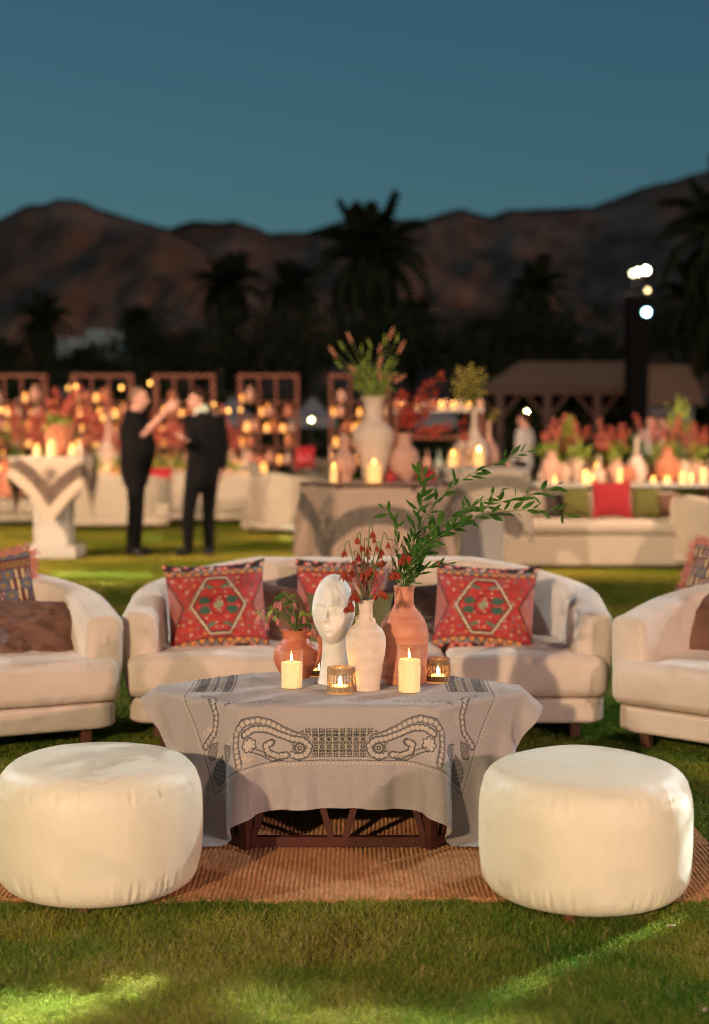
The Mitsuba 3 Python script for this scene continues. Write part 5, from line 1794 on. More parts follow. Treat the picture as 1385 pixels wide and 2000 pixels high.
def leaf_cluster(name, label, cat_, centre, radii, n, size, bsdf, seed, stem_from=None, stems=6, stem_mat='stem_green', up=0.6):
    """A loose mass of separate leaves, thinning outwards, on a few stems."""
    r = np.random.default_rng(seed)
    k = thing(name, label, cat_)
    u = r.normal(size=(n, 3))
    u /= np.linalg.norm(u, axis=1, keepdims=True)
    clump = meshkit.noise(u * 3 + seed, seed)
    pts = np.asarray(centre) + u * np.asarray(radii) * (r.uniform(0.2, 1.0, (n, 1)) ** 0.6) * (0.55 + 0.75 * clump[:, None])
    d = u * 0.7 + r.normal(0, 0.5, (n, 3)) + [0, 0, up]
    lf = leaf_mesh(1, 0.34, 0.2, n=4)
    V, Fs = [], []
    for i in range(n):
        A = frame_yz(pts[i], d[i], r.normal(size=3) + [0, -0.8, 0.4], size * r.uniform(0.6, 1.3))
        V.append(lf.vertices @ A[:3, :3].T + A[:3, 3])
        Fs.append(lf.faces + i * len(lf.vertices))
    part(k, 'foliage', tm(np.vstack(V), np.vstack(Fs)), bsdf, True)
    if stem_from is not None:
        for i in range(stems):
            e = pts[r.integers(n)]
            part(k, 'stem', tube(bez(stem_from, (np.asarray(stem_from) * 0.5 + e * 0.5) + [0, 0, 0.03], e, n=8), np.linspace(0.006, 0.003, 8), 5), stem_mat, True)
    return k


def bud_mesh(L, w, n=5):
    return lathe(smooth_profile([(0, 0), (w * 0.35, L * 0.05), (w * 0.5, L * 0.35), (w * 0.42, L * 0.7), (w * 0.12, L * 0.97), (0, L)], 12), 8)


# lilies in the amphora: buds, narrow leaves
r_ = np.random.default_rng(61)
li = thing('lily_bouquet', 'orange pink lily buds with narrow green leaves in the amphora', 'flowers')
am = AM + [0, 0, 0.66]
BUDS = {b: mikit.ply(bud_mesh(1.0, 0.26), b, smooth=True) for b in ('petal_lily', 'leaf_pale')}
NARROW = [mikit.ply(leaf_mesh(1, 0.18, b), m, smooth=True) for b, m in ((0.25, 'leaf_pale'), (0.5, 'leaf_pale'))]
for px, py, hot in ((652, 690, 1), (668, 676, 0), (684, 662, 1), (662, 712, 0), (690, 722, 1), (706, 680, 0), (722, 672, 0), (720, 695, 0), (742, 682, 1), (752, 664, 0), (762, 656, 1), (776, 660, 0), (782, 682, 1), (770, 712, 0), (741, 712, 1), (742, 736, 1), (765, 738, 1), (778, 742, 1), (700, 735, 0), (712, 752, 0)):
    Yp = AM[1] + r_.uniform(-0.12, 0.12)
    tip = at(px, py, Yp)
    path = bez(am, am * 0.5 + tip * 0.5 + [0, 0, 0.06], tip, n=10)
    part(li, 'stem', tube(path, np.linspace(0.006, 0.004, 10), 5), 'stem_green', True)
    d = path[-1] - path[-2]
    d = d / np.linalg.norm(d) + [r_.normal(0, 0.35), r_.normal(0, 0.35), 0.3]
    reuse(li, 'bud', BUDS['petal_lily' if hot else 'leaf_pale'], frame_to(tip - d / np.linalg.norm(d) * 0.04, d, s=r_.uniform(0.085, 0.115) * (1.1 if hot else 0.85)))
    for q in range(7):
        i = r_.integers(0, 5)
        dd = rotax(path[i + 1] - path[i], r_.normal(size=3), 0.8)
        reuse(li, 'leaf', NARROW[q % 2], frame_yz(path[i], dd, (r_.normal(0, 0.5), -0.7, 0.6), r_.uniform(0.08, 0.13)))


def spray(name, label, base, tips, petal, seed, psize=0.035, per=26, mats='stem_brown', cat_='flowers'):
    """Arching twigs strewn with small petals."""
    r = np.random.default_rng(seed)
    k = thing(name, label, cat_)
    for tip, bow in tips:
        path = bez(base, np.asarray(base) * 0.45 + np.asarray(tip) * 0.55 + np.asarray(bow), tip, n=16)
        part(k, 'stem', tube(path, np.linspace(0.006, 0.002, 16), 5), mats, True)
        V, Fs, nn = [], [], 0
        lf = leaf_mesh(1, 0.7, 0.4, n=3)
        for i in range(per):
            t = 0.35 + 0.65 * r.random()
            p = path[min(int(t * 15), 14)] + r.normal(0, 0.018, 3)
            for q in range(4):
                A = frame_yz(p, r.normal(size=3), r.normal(size=3), psize * r.uniform(0.6, 1.2))
                V.append(lf.vertices @ A[:3, :3].T + A[:3, 3])
                Fs.append(lf.faces + nn)
                nn += len(lf.vertices)
        part(k, 'blossom', tm(np.vstack(V), np.vstack(Fs)), petal, True)


rv = RV + [0, 0, 0.37]
spray('red_blossom', 'sprays of small coral red blossom in the pinkish urn', rv, [(at(px, py, 11.6 + dy), (0, 0, 0.05)) for px, py, dy in ((870, 728, 0.1), (838, 742, -0.1), (800, 775, 0.1), (785, 765, -0.1), (850, 790, 0.1), (820, 800, -0.15), (880, 838, 0.1), (860, 850, 0.0), (790, 815, -0.1), (812, 822, 0.1))], 'petal_red', 71, per=24)
# right pedestal table
zc = 1.055
vessel('bottle', 'tall cream bottle vase with yellow bush on the pedestal table', tp(c3, 926, 12.55, zc), 0.52, 'cream_clay')
vessel('bottle', 'slim pale bottle at the right of the pedestal table', tp(c3, 955, 12.7, zc), 0.40, 'pink_clay_far')
vessel('urn', 'squat cream urn at the left of the pedestal table behind branch', tp(c3, 902, 12.5, zc), 0.28, 'cream_clay_far')
candle('lit candle between the bottles on the right pedestal table', tp(c3, 936, 12.35, zc), 0.09, 0.13, wgt=0.8, fl=0.05, L=(14, 7, 2))
candle('lit candle at the left edge of the pedestal table behind branch', tp(c3, 885, 12.4, zc), 0.08, 0.10, wgt=0.5)
leaf_cluster('yellow_bush', 'yellow green dried bush standing in the tall cream bottle', 'plant', at(918, 752, 12.55), (0.16, 0.16, 0.19), 420, 0.045, 'bush_yellow', 77, at(926, 818, 12.55), 8)
spray('red_blossom', 'small red blossom stem beside the tall cream bottle', at(905, 880, 12.5), [(at(907, 815, 12.5), (0, 0, 0.02)), (at(915, 838, 12.5), (0, 0, 0.02)), (at(900, 850, 12.45), (0, 0, 0.02))], 'petal_red', 72, per=10)
spray('pale_blossom', 'pale flower stem in the slim bottle near the lone lamp', at(955, 830, 12.7), [(at(972, 802, 12.7), (0, 0, 0.02)), (at(962, 815, 12.7), (0, 0, 0.02))], 'bush_yellow', 73, per=8)

# left pedestal table
vessel('planter', 'terracotta planter full of coral plumes on the far left pedestal table', tp(c1, 116, 15.7, 1.115), 0.34, 'terracotta')
vessel('bottle', 'little cream bottle at the right of the far left pedestal table', tp(c1, 157, 15.5, 1.115), 0.20, 'cream_clay_far')
for px, h, w, lab in ((72, 0.09, 0.08, 'leftmost'), (100, 0.13, 0.10, 'tallest'), (141, 0.09, 0.07, 'rightmost')):
    candle(f'{lab} lit candle of three on the far left pedestal table', tp(c1, px, 15.35, 1.115), w, h, wgt=0.6, body=(0.8, 0.32, 0.045), L=(5.0, 1.7, 0.2))


def plume_group(name, label, base, tips, seed, bsdf='plume_coral', w=0.03, leaf=None):
    """Upright tapering flower plumes on stems."""
    r = np.random.default_rng(seed)
    k = thing(name, label, 'flowers')
    lf = leaf_mesh(1, 0.55, 0.3, n=3)
    for tip in tips:
        tip = np.asarray(tip, float)
        path = bez(base, np.asarray(base) * 0.5 + tip * 0.5 + [0, 0, 0.08], tip, n=14)
        part(k, 'stem', tube(path, np.linspace(0.008, 0.003, 14), 5), 'stem_green', True)
        V, Fs, nn = [], [], 0
        for i in range(70):
            t = 0.42 + 0.58 * r.random()
            p = path[min(int(t * 13), 12)] + (path[13] - path[12]) * r.random() + r.normal(0, w * (1.25 - t), 3)
            A = frame_yz(p, r.normal(size=3) * 0.6 + [0, 0, 0.8], r.normal(size=3), w * 1.6 * r.uniform(0.6, 1.2))
            V.append(lf.vertices @ A[:3, :3].T + A[:3, 3])
            Fs.append(lf.faces + nn)
            nn += len(lf.vertices)
        labels[part(k, 'plume', tm(np.vstack(V), np.vstack(Fs)), bsdf, True)] = {'label': 'many small petals of one plume', 'kind': 'stuff'}
    if leaf:
        V, Fs, nn = [], [], 0
        lf2 = leaf_mesh(1, 0.3, 0.3, n=4)
        for i in range(leaf):
            A = frame_yz(np.asarray(base) + r.normal(0, 0.05, 3) * [1, 1, 0.3], r.normal(size=3) + [0, 0, 0.7], r.normal(size=3), r.uniform(0.1, 0.24))
            V.append(lf2.vertices @ A[:3, :3].T + A[:3, 3])
            Fs.append(lf2.faces + nn)
            nn += len(lf2.vertices)
        part(k, 'foliage', tm(np.vstack(V), np.vstack(Fs)), 'leaf_pale', True)


plume_group('plume_flowers', 'coral plumes over green leaves in the far left planter', tp(c1, 116, 15.7, 1.42), [at(px, py, 15.7 + dy) for px, py, dy in ((108, 762, 0.1), (97, 785, -0.1), (150, 772, 0.1), (160, 758, 0), (140, 790, -0.1), (172, 800, 0.1), (88, 815, 0), (185, 822, 0.05), (125, 800, 0))], 81, w=0.035, leaf=90)


# ---- seats in the middle distance
def far_sofa(label, px, Y, W, rz, seats=1, name='armchair', D=0.85, seed=9, arm=0.60, back=0.76, cat_='armchair', ctr=True):
    k = thing(name, label, cat_)
    loc = np.array([xat(px, Y), Y, 0.0])
    c, s = math.cos(rz), math.sin(rz)
    loc = loc - np.array([-s * D / 2, c * D / 2, 0])
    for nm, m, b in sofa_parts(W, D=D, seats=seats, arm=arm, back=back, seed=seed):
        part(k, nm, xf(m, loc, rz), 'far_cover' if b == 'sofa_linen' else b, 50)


far_sofa('white tub armchair seen from behind, left of the display table', 553, 19.6, 1.02, math.pi - 0.55, back=0.86, arm=0.70)
far_sofa('white tub armchair at the right picture edge beside the daybed', 1400, 14.2, 1.05, math.pi / 2 + 0.5, back=0.74, arm=0.62)
far_sofa('long white sofa behind the two men', 385, 22.0, 2.3, 0.05, 3, 'sofa', cat_='sofa', arm=0.62)
far_sofa('white sofa seen from the back beside the far left pedestal table', 205, 20.6, 1.9, math.pi + 0.12, 2, 'sofa', cat_='sofa', arm=0.68, back=0.80)
far_sofa('white sofa at the far left edge beyond the pedestal table', -20, 21.5, 1.9, 0.3, 2, 'sofa', cat_='sofa')
far_sofa('cream tub chair far behind, left of the shelf with pots', 462, 24.0, 0.95, -0.9, back=0.92, arm=0.7)
far_sofa('peach tub chair far behind the armchair near the garden tent', 615, 27.0, 1.1, 2.7, back=1.0, arm=0.8)
DB = thing('daybed', 'long white upholstered daybed with green and red cushions', 'daybed')
dx = (xat(1005, 14.1) + xat(1345, 14.1)) / 2
part(DB, 'base', hullslab(np.array([(-0.95, -0.42), (0.95, -0.42), (0.95, 0.42), (-0.95, 0.42)]) + [dx, 14.55], 0.03, 0.33, 0.02), 'far_cover')
part(DB, 'mattress', refine(hullslab(np.array([(-0.96, -0.43), (0.96, -0.43), (0.96, 0.43), (-0.96, 0.43)]) + [dx, 14.55], 0.334, 0.47, 0.05), 0.12), 'far_cover', 50)
part(DB, 'backrest', hullslab(np.array([(-0.95, 0.34), (0.95, 0.34), (0.95, 0.48), (-0.95, 0.48)]) + [dx, 14.60], 0.33, 0.74, 0.04), 'far_cover')
for i, px in enumerate((1015, 1335)):
    part(DB, 'foot', box(0.05, 0.05, 0.035, (xat(px, 14.3), 14.3, 0)), 'dark_wood')
for px, w, h, b, lab, sd, yw in ((1127, 0.30, 0.36, 'green_velvet', 'olive green velvet cushion left of the red one on the daybed', 1, 0.1), (1196, 0.42, 0.42, 'deep_red', 'deep red cushion in the middle of the daybed', 2, 0.0), (1262, 0.30, 0.35, 'green_velvet', 'olive green velvet cushion right of the red one on the daybed', 3, -0.2),
                                 (1092, 0.30, 0.30, 'dark_satin', 'dark cushion at the left end of the daybed', 4, 0.3), (1300, 0.34, 0.30, 'brown_satin', 'brown cushion at the right end of the daybed', 5, -0.2)):
    cushion('daybed_cushion', lab, (w, h, 0.15), np.array([xat(px, 14.65), 14.65 + (0.10 if b.endswith('satin') else 0), 0.47 + h / 2 - 0.01]), yw, 0.25, 0.0, b, 40 + sd, sag=0.16)
for px, py, Y, b, lab, sd in ((312, 938, 22.2, 'fruit_red', 'red cushion on the long white sofa between the men', 6), (348, 946, 22.3, 'far_cover', 'white cushion beside the red one on the long white sofa', 7), (595, 893, 26.0, 'fruit_red', 'bright red cushion on the peach tub chair', 8), (20, 945, 21.6, 'terracotta_far', 'rust cushion on the far left edge sofa', 9)):
    cushion('small_cushion', lab, (0.40, 0.42, 0.16), at(px, py, Y), 0.1, 0.2, 0.0, b, 50 + sd)


# ================================================================ BACKGROUND
matte('tent_fabric', (0.20, 0.21, 0.245))
SY = 26.0
GZ = {1: 'lowest', 2: 'second', 3: 'third', 4: 'fourth', 5: 'topmost'}
TIERS = [(905, 1), (872, 2), (842, 3), (812, 4), (784, 5)]
r_ = np.random.default_rng(91)
UNITS = [(28, 'leftmost', 0), (198, 'second', 0), (359, 'third', 0), (524, 'fourth', 1), (702, 'fifth', 0)]


def shelf_unit(px, which):
    k = thing('shelf_unit', f'{which} red-brown open shelf unit from the left, stocked with pots and candles', 'shelf', 'open shelf units along the back of the lawn')
    x0, x1 = xat(px - 56, SY), xat(px + 56, SY)
    zt_ = at(px, 730, SY)[2]
    for x in (x0, x1):
        for y in (SY, SY + 0.35):
            part(k, 'post', box(0.05, 0.05, zt_, (x, y, 0)), 'shelf_wood')
    for x in (x0 + (x1 - x0) * 0.34, x0 + (x1 - x0) * 0.64):
        part(k, 'upright', box(0.04, 0.04, zt_ - 0.05, (x, SY, 0)), 'shelf_wood')
    for y in (SY, SY + 0.35):
        part(k, 'top_rail', bar((x0 + 0.026, y, zt_ - 0.03), (x1 - 0.026, y, zt_ - 0.03), 0.05), 'shelf_wood')
    for py, t in TIERS:
        z = at(px, py, SY)[2]
        part(k, 'board', box(x1 - x0 + 0.02, 0.40, 0.03, ((x0 + x1) / 2, SY + 0.175, z - 0.032)), 'shelf_wood')


POTS = [('lantern', 'terracotta_far', 0.20, 'round terracotta pot'), ('jar', 'terracotta_far', 0.19, 'terracotta jar'), ('bottle', 'cream_clay_far', 0.27, 'cream bottle'), ('urn', 'pink_clay_far', 0.25, 'pinkish urn'), ('lantern', 'pink_clay_far', 0.18, 'round pinkish pot'), ('bottle', 'terracotta_far', 0.26, 'terracotta bottle')]
bays = [(-0.34, 'left bay'), (0.0, 'middle bay'), (0.33, 'right bay')]
for px, which, full in UNITS:
    shelf_unit(px, which)
    for py, t in TIERS:
        z = at(px, py, SY)[2] - 0.002
        for b, bn in bays:
            if r_.random() < (0.16 if t < 5 else 0.55):
                continue
            cx = xat(px + b * 112, SY)
            kd, bs, h, nm = POTS[r_.integers(len(POTS))]
            dx = r_.uniform(-0.08, 0.08)
            vessel(kd, f'{nm} in the {bn} of the {GZ[t]} tier, {which} shelf unit', (cx + dx + 0.07, SY + 0.20, z), h * r_.uniform(0.95, 1.3), bs)
            if t < 5 and r_.random() < 0.4:
                vessel('lantern', f'small coral pot in the {bn} of the {GZ[t]} tier, {which} shelf unit', (cx + dx - 0.01, SY + 0.30, z), r_.uniform(0.10, 0.15), 'terracotta_far')
            if r_.random() < 0.74:
                candle(f'glowing candle in the {bn} of the {GZ[t]} tier, {which} shelf unit', (cx + dx - 0.075, SY + 0.03, z), r_.uniform(0.07, 0.11), r_.uniform(0.07, 0.13), L=(6.0, 1.9, 0.2), body=(1.3, 0.40, 0.035), fl=0.055)
            if r_.random() < 0.45:
                candle(f'small back candle in the {bn} of the {GZ[t]} tier, {which} shelf unit', (cx + dx + 0.02, SY + 0.30, z), 0.07, r_.uniform(0.12, 0.2), L=(6.0, 1.9, 0.2), body=(1.1, 0.34, 0.03), fl=0.05)

# short shelf between the amphora and the pedestal table
k = thing('sideboard', 'low pale sideboard with a row of pots behind the red blossom', 'sideboard')
sx0, sx1 = xat(770, 23), xat(945, 23)
sz = at(800, 798, 23)[2]
for z, nm in ((0.85, 'shelf'), (1.35, 'shelf'), (sz, 'worktop')):
    part(k, nm, box(sx1 - sx0, 0.42, 0.05, ((sx0 + sx1) / 2, 23.2, z - 0.05)), 'white_paint' if nm == 'worktop' else 'shelf_wood')
for x in (sx0 + 0.03, sx1 - 0.03):
    part(k, 'post', box(0.06, 0.40, sz - 0.052, (x, 23.2, 0)), 'shelf_wood')
for i, px in enumerate((776, 790, 830, 848, 872, 900, 926, 938)):
    kd, bs, h, nm = POTS[(i * 2) % 6 if i % 3 else 0]
    vessel('lantern' if i % 2 else 'jar', f'{ORD[i]} pot from the left on the pale sideboard', (xat(px, 23), 23.15, sz + 0.001), 0.15, ('terracotta_far', 'pink_clay_far', 'cream_clay_far')[i % 3])
for i, px in enumerate((783, 816, 862, 886, 915)):
    candle(f'{ORD[i]} candle from the left on the pale sideboard', (xat(px, 22.95), 22.98, sz + 0.001), 0.075, 0.08, body=(1.6, 0.62, 0.1))
for i, px in enumerate((790, 812, 835, 858, 880)):
    vessel('bottle', f'{ORD[i]} glass-like bottle from the left inside the pale sideboard', (xat(px, 23.1), 23.15, 0.852), 0.26, ('shirt_green', 'cream_clay_far', 'pink_clay_far')[i % 3])


# long low tables with vases on both sides
def long_table(label, px0, px1, Y, z):
    k = thing('long_table', label, 'table')
    x0, x1 = xat(px0, Y), xat(px1, Y)
    part(k, 'tabletop', box(x1 - x0, 0.8, 0.05, ((x0 + x1) / 2, Y + 0.4, z - 0.05)), 'white_paint')
    for x in (x0 + 0.1, (x0 + x1) / 2, x1 - 0.1):
        for y in (Y + 0.08, Y + 0.72):
            part(k, 'leg', box(0.06, 0.06, z - 0.052, (x, y, 0)), 'shelf_wood')
    return z + 0.001


zr = long_table('long white table crowded with vases behind the daybed', 1045, 1420, 18.6, 0.72)
for i, (px, kd, h, bs, lab) in enumerate(((1075, 'urn', 0.42, 'pink_clay_far', 'pinkish urn with tall coral plumes at the left end of the long table'), (1100, 'jar', 0.26, 'cream_clay_far', 'small cream jar beside the leftmost plume urn'), (1128, 'amphora', 0.50, 'cream_clay_far', 'broad cream amphora with green leaves on the long table'),
                                         (1168, 'bottle', 0.36, 'cream_clay_far', 'cream bottle between amphora and coral blossom on the long table'), (1205, 'urn', 0.36, 'pink_clay_far', 'pinkish urn under the big coral blossom on the long table'), (1247, 'bottle', 0.62, 'cream_clay', 'tall slim white bottle with a glinting neck on the long table'),
                                         (1300, 'urn', 0.48, 'terracotta_far', 'terracotta urn right of the tall white bottle'), (1335, 'jar', 0.30, 'cream_clay_far', 'cream jar right of the terracotta urn'), (1362, 'urn', 0.40, 'pink_clay_far', 'pinkish urn with plumes at the right end of the long table'), (1225, 'jar', 0.22, 'terracotta_far', 'little terracotta jar left of the tall white bottle'))):
    vessel(kd, lab, (xat(px, 19.0), 19.0 + 0.12 * ((i * 7) % 3 - 1), zr), h, bs)
for i, px in enumerate((1084, 1145, 1158, 1212, 1278, 1306, 1334, 1352, 1377)):
    candle(f'{ORD[i]} small candle from the left along the front of the long vase table', (xat(px, 18.68), 18.68 + 0.03 * (i % 3), zr), (0.05, 0.075, 0.06, 0.045)[i % 4], (0.06, 0.13, 0.08, 0.17, 0.05)[i % 5], fl=(0.028, 0.042, 0.034)[i % 3], L=(12, 5, 0.9), body=(2.0, 0.85, 0.15), wgt=0.25)
for i, (px, ts) in enumerate(((1075, ((1105, 812), (1082, 822), (1092, 845), (1062, 850))), (1128, ((1125, 830), (1150, 838), (1112, 856))), (1205, ((1170, 850), (1190, 838), (1215, 832), (1228, 845), (1205, 860), (1180, 875), (1165, 872), (1222, 872))), (1300, ((1330, 812), (1322, 838), (1298, 850))), (1362, ((1380, 838), (1372, 862), (1392, 852), (1345, 880))))):
    lab = ['coral plumes rising from the leftmost urn of the long table', 'thin coral plumes in the broad cream amphora', 'wide burst of coral plumes in the middle of the long table', 'single tall red plumes in the terracotta urn', 'coral plumes at the right end of the long table'][i]
    plume_group('plume_flowers', lab, (xat(px, 19.0), 19.0, zr + 0.38), [at(a, b, 19.0 + 0.1 * ((a % 3) - 1)) for a, b in ts], 120 + i, w=0.030, leaf=40)
leaf_cluster('green_foliage', 'olive green foliage in the cream jar near the terracotta urn', 'plant', at(1300, 885, 19.1), (0.2, 0.15, 0.16), 120, 0.09, 'leaf_pale', 131, (xat(1335, 19.1), 19.1, zr + 0.28), 4)
leaf_cluster('green_foliage', 'light green reeds behind the leftmost coral plumes', 'plant', at(1110, 850, 19.3), (0.10, 0.1, 0.25), 110, 0.10, 'leaf_pale', 132, (xat(1110, 19.3), 19.3, zr), 5, up=1.5)
leaf_cluster('green_foliage', 'green and yellow reeds rising beside the tall red plumes', 'plant', at(1325, 835, 19.4), (0.16, 0.1, 0.35), 120, 0.11, 'leaf_pale', 133, (xat(1325, 19.4), 19.4, zr), 5, up=1.5)
leaf_cluster('green_foliage', 'dark olive foliage in the middle of the long vase table', 'plant', at(1235, 880, 19.2), (0.18, 0.12, 0.16), 110, 0.09, 'leaf_green', 134, (xat(1235, 19.2), 19.2, zr), 4)

zl = long_table('long white table with pots and candles behind the far left sofas', -60, 235, 23.6, 0.74)
for i, px in enumerate((10, 38, 62, 92, 160, 196, 222)):
    kd, bs, h, nm = POTS[(i * 5 + 1) % 6]
    vessel(kd, f'{ORD[i]} vessel from the left on the long far left table', (xat(px, 23.9), 23.9, zl), h * 1.3, bs)
for i, px in enumerate((-4, 24, 50, 78, 178, 210, 228)):
    candle(f'{ORD[i]} candle from the left on the long far left table', (xat(px, 23.7), 23.7, zl), 0.09, 0.10, body=(2.2, 0.85, 0.13))
zm = long_table('long white table with pots behind the two men', 250, 520, 24.4, 0.74)
for i, px in enumerate((262, 300, 322, 345, 430, 452, 478, 505)):
    kd, bs, h, nm = POTS[(i * 5 + 2) % 6]
    vessel(kd, f'{ORD[i]} vessel from the left on the table behind the men', (xat(px, 24.7), 24.7, zm), h * 1.5, bs)
for i, px in enumerate((270, 312, 333, 352, 440, 465, 492, 515)):
    candle(f'{ORD[i]} candle from the left on the table behind the men', (xat(px, 24.5), 24.5, zm), 0.09, 0.11, body=(2.2, 0.85, 0.13))
for i, (px, py, w, lab) in enumerate(((335, 850, 0.22, 'leafy coral arrangement visible between the two men'), (30, 850, 0.30, 'olive foliage mound at the far left of the lawn'), (205, 850, 0.22, 'red and green arrangement left of the cropped-hair man'))):
    q = at(px, py, 24.2)
    leaf_cluster('flower_mound', lab, 'flowers', q, (w, 0.2, 0.22), 170, 0.09, ('plume_coral', 'leaf_pale', 'plume_coral')[i], 140 + i, (q[0], 24.2, 0.75), 5)
plume_group('plume_flowers', 'red plumes on the table left of the cropped-hair man', at(75, 900, 24.0), [at(a, b, 24.0) for a, b in ((58, 800), (70, 825), (90, 812), (44, 835), (215, 860))][:4], 151, w=0.06)
vessel('bottle', 'tallest whitish bottle standing left of the cropped-hair man', (xat(213, 23.95), 23.95, zl), 1.0, 'cream_clay_far')
vessel('bottle', 'shorter whitish bottle close to the cropped-hair man', (xat(226, 24.1), 24.1, zl), 0.7, 'cream_clay_far')

# a second, nearer row: low tables with flowers, jars and candles
zn = long_table('low pale table full of flowers behind the left sofas', 20, 235, 22.3, 0.62)
zo = long_table('low pale table full of flowers right behind the two men', 300, 476, 22.9, 0.62)
g_ = np.random.default_rng(404)
for z, Y, xs, where in ((zn, 22.3, (30, 58, 84, 150, 182, 212, 230), 'low table behind the left sofas'), (zo, 22.9, (312, 333, 352, 420, 448, 468), 'low table behind the two men')):
    for i, px in enumerate(xs):
        kd, bs, h, nm = POTS[g_.integers(6)]
        q = (xat(px, Y + 0.4), Y + 0.4, z)
        vessel(kd, f'{ORD[i]} vessel from the left on the {where}', q, h * 1.25, bs)
        if i % 2 == 0:
            plume_group('plume_flowers', f'coral plumes in the {ORD[i]} vessel on the {where}', (q[0], q[1], z + h * 1.1), [at(px + g_.uniform(-22, 22), g_.uniform(790, 850), Y + 0.4) for _ in range(4)], 500 + px, w=0.045, leaf=30)
        candle(f'{ORD[i]} candle from the left on the {where}', (xat(px + 12, Y + 0.1), Y + 0.1, z), 0.085, 0.10, body=(1.5, 0.52, 0.06), L=(7, 2.5, 0.35))
for i, px in enumerate((1062, 1098, 1150, 1182, 1228, 1268, 1320, 1350, 1385)):
    kd, bs, h, nm = POTS[(i * 3 + 2) % 6]
    vessel(kd, f'{ORD[i]} vessel from the left in the back row of the long vase table', (xat(px, 19.3), 19.28, zr), h * 1.15, bs)
    if i % 2:
        plume_group('plume_flowers', f'loose coral stems in the {ORD[i]} back-row vessel of the long table', (xat(px, 19.3), 19.28, zr + h), [at(px + g_.uniform(-28, 28), g_.uniform(815, 872), 19.3) for _ in range(5)], 600 + px, w=0.03, leaf=24)
    else:
        candle(f'{ORD[i]} tall candle in the back row of the long vase table', (xat(px + 14, 19.25), 19.2, zr + 0.0), 0.06, 0.22, body=(1.5, 0.6, 0.09))

# tents
for px, lab in ((612, 'grey gazebo tent with a pointed roof between the shelf units'), (455, 'grey gazebo tent partly hidden behind the man in the suit'), (845, 'grey gazebo tent behind the sideboard and red blossom')):
    Y = 44.0
    k = thing('gazebo_tent', lab, 'tent')
    x = xat(px, Y)
    ze, za = at(px, 815, Y)[2], at(px, 774, Y)[2]
    w = 0.72
    rim = [(x - w, Y - w, ze), (x + w, Y - w, ze), (x + w, Y + w, ze), (x - w, Y + w, ze)]
    v = rim + [(x + (a - x) * 0.45, Y + (b - Y) * 0.45, ze + (za - ze) * 0.42) for a, b, c in rim] + [(x, Y, za)]
    part(k, 'roof', tm(v, [[0, 1, 5], [0, 5, 4], [1, 2, 6], [1, 6, 5], [2, 3, 7], [2, 7, 6], [3, 0, 4], [3, 4, 7], [4, 5, 8], [5, 6, 8], [6, 7, 8], [7, 4, 8]]), 'tent_fabric', False)
    for a, b in ((0, 1), (1, 2), (2, 3), (3, 0)):
        p0, p1 = np.array(rim[a]), np.array(rim[b])
        part(k, 'valance', bar(p0 - [0, 0, 0.16], p1 - [0, 0, 0.16], 0.01, 0.30), 'tent_fabric')
    for a, b, c in rim:
        part(k, 'leg', box(0.06, 0.06, c - 0.32, (x + (a - x) * 0.97, Y + (b - Y) * 0.97, 0)), 'black_metal')

# globe lamps and string lights
for px, py, Y, lab, rr in ((608, 820, 33.0, 'bright globe lamp on a post in front of the gazebo tent', 0.04), (1029, 805, 30.0, 'bright globe lamp on a post above the white-shirted person', 0.042)):
    q = at(px, py, Y)
    k = thing('globe_lamp', lab, 'lamp')
    part(k, 'post', tube([(q[0], Y, 0), (q[0], Y, q[2] - rr * 0.95)], 0.02, 8), 'black_metal')
    kk = part(k, 'globe', xf(_ball2, q, s=rr), 'wax', True)
    scene[kk]['emitter'] = glow((30, 23, 11), 1.0)
for lab, Y, pts in (('string of amber bulbs hanging across the shelves at left', 25.4, ((-30, 790), (0, 800), (60, 806), (133, 758), (148, 755), (200, 816), (226, 812), (237, 757), (293, 748))), ('short string of amber bulbs right of the suited man', 25.6, ((418, 790), (432, 803), (446, 802), (470, 800)))):
    P3 = [at(a, b, Y) for a, b in pts]
    k = thing('string_lights', lab, 'lights')
    order = sorted(P3, key=lambda q: q[0])
    part(k, 'wire', tube(np.array([[q[0], q[1], q[2] + 0.05] for q in order]), 0.004, 5), 'black_metal')
    for q in P3:
        kk = part(k, 'bulb', xf(_ball, q, s=(0.028, 0.028, 0.04)), 'wax', True)
        scene[kk]['emitter'] = glow(np.array([5.0, 2.2, 0.35]) * g_.choice([0.25, 0.5, 1.0]), 0.1)

# lighting tower
mat('lens_glass', (0.6, 0.6, 0.6), 0.2)


def lamp_head(root, p, d, R=0.10, L=0.26, emit=None, wgt=0.3):
    A = frame_to(p, d)
    k = part(root, 'lamp', moved(lathe([(0, -L), (R * 0.7, -L), (R, -L * 0.55), (R, 0), (R * 0.94, 0), (R * 0.94, -0.02), (0, -0.02)], 24), A), 'black_metal')
    kk = k + '__lens'
    put(kk, moved(lathe([(0, -0.012), (R * 0.92, -0.016)], 24), A), 'lens_glass', True)
    if emit is not None:
        f = lathe([(R * 0.90, -0.010), (0, -0.004)], 24)
        scene[kk] = mikit.ply(moved(f, A), 'lens_glass', smooth=True, emitter=glow(emit, wgt))
    return k


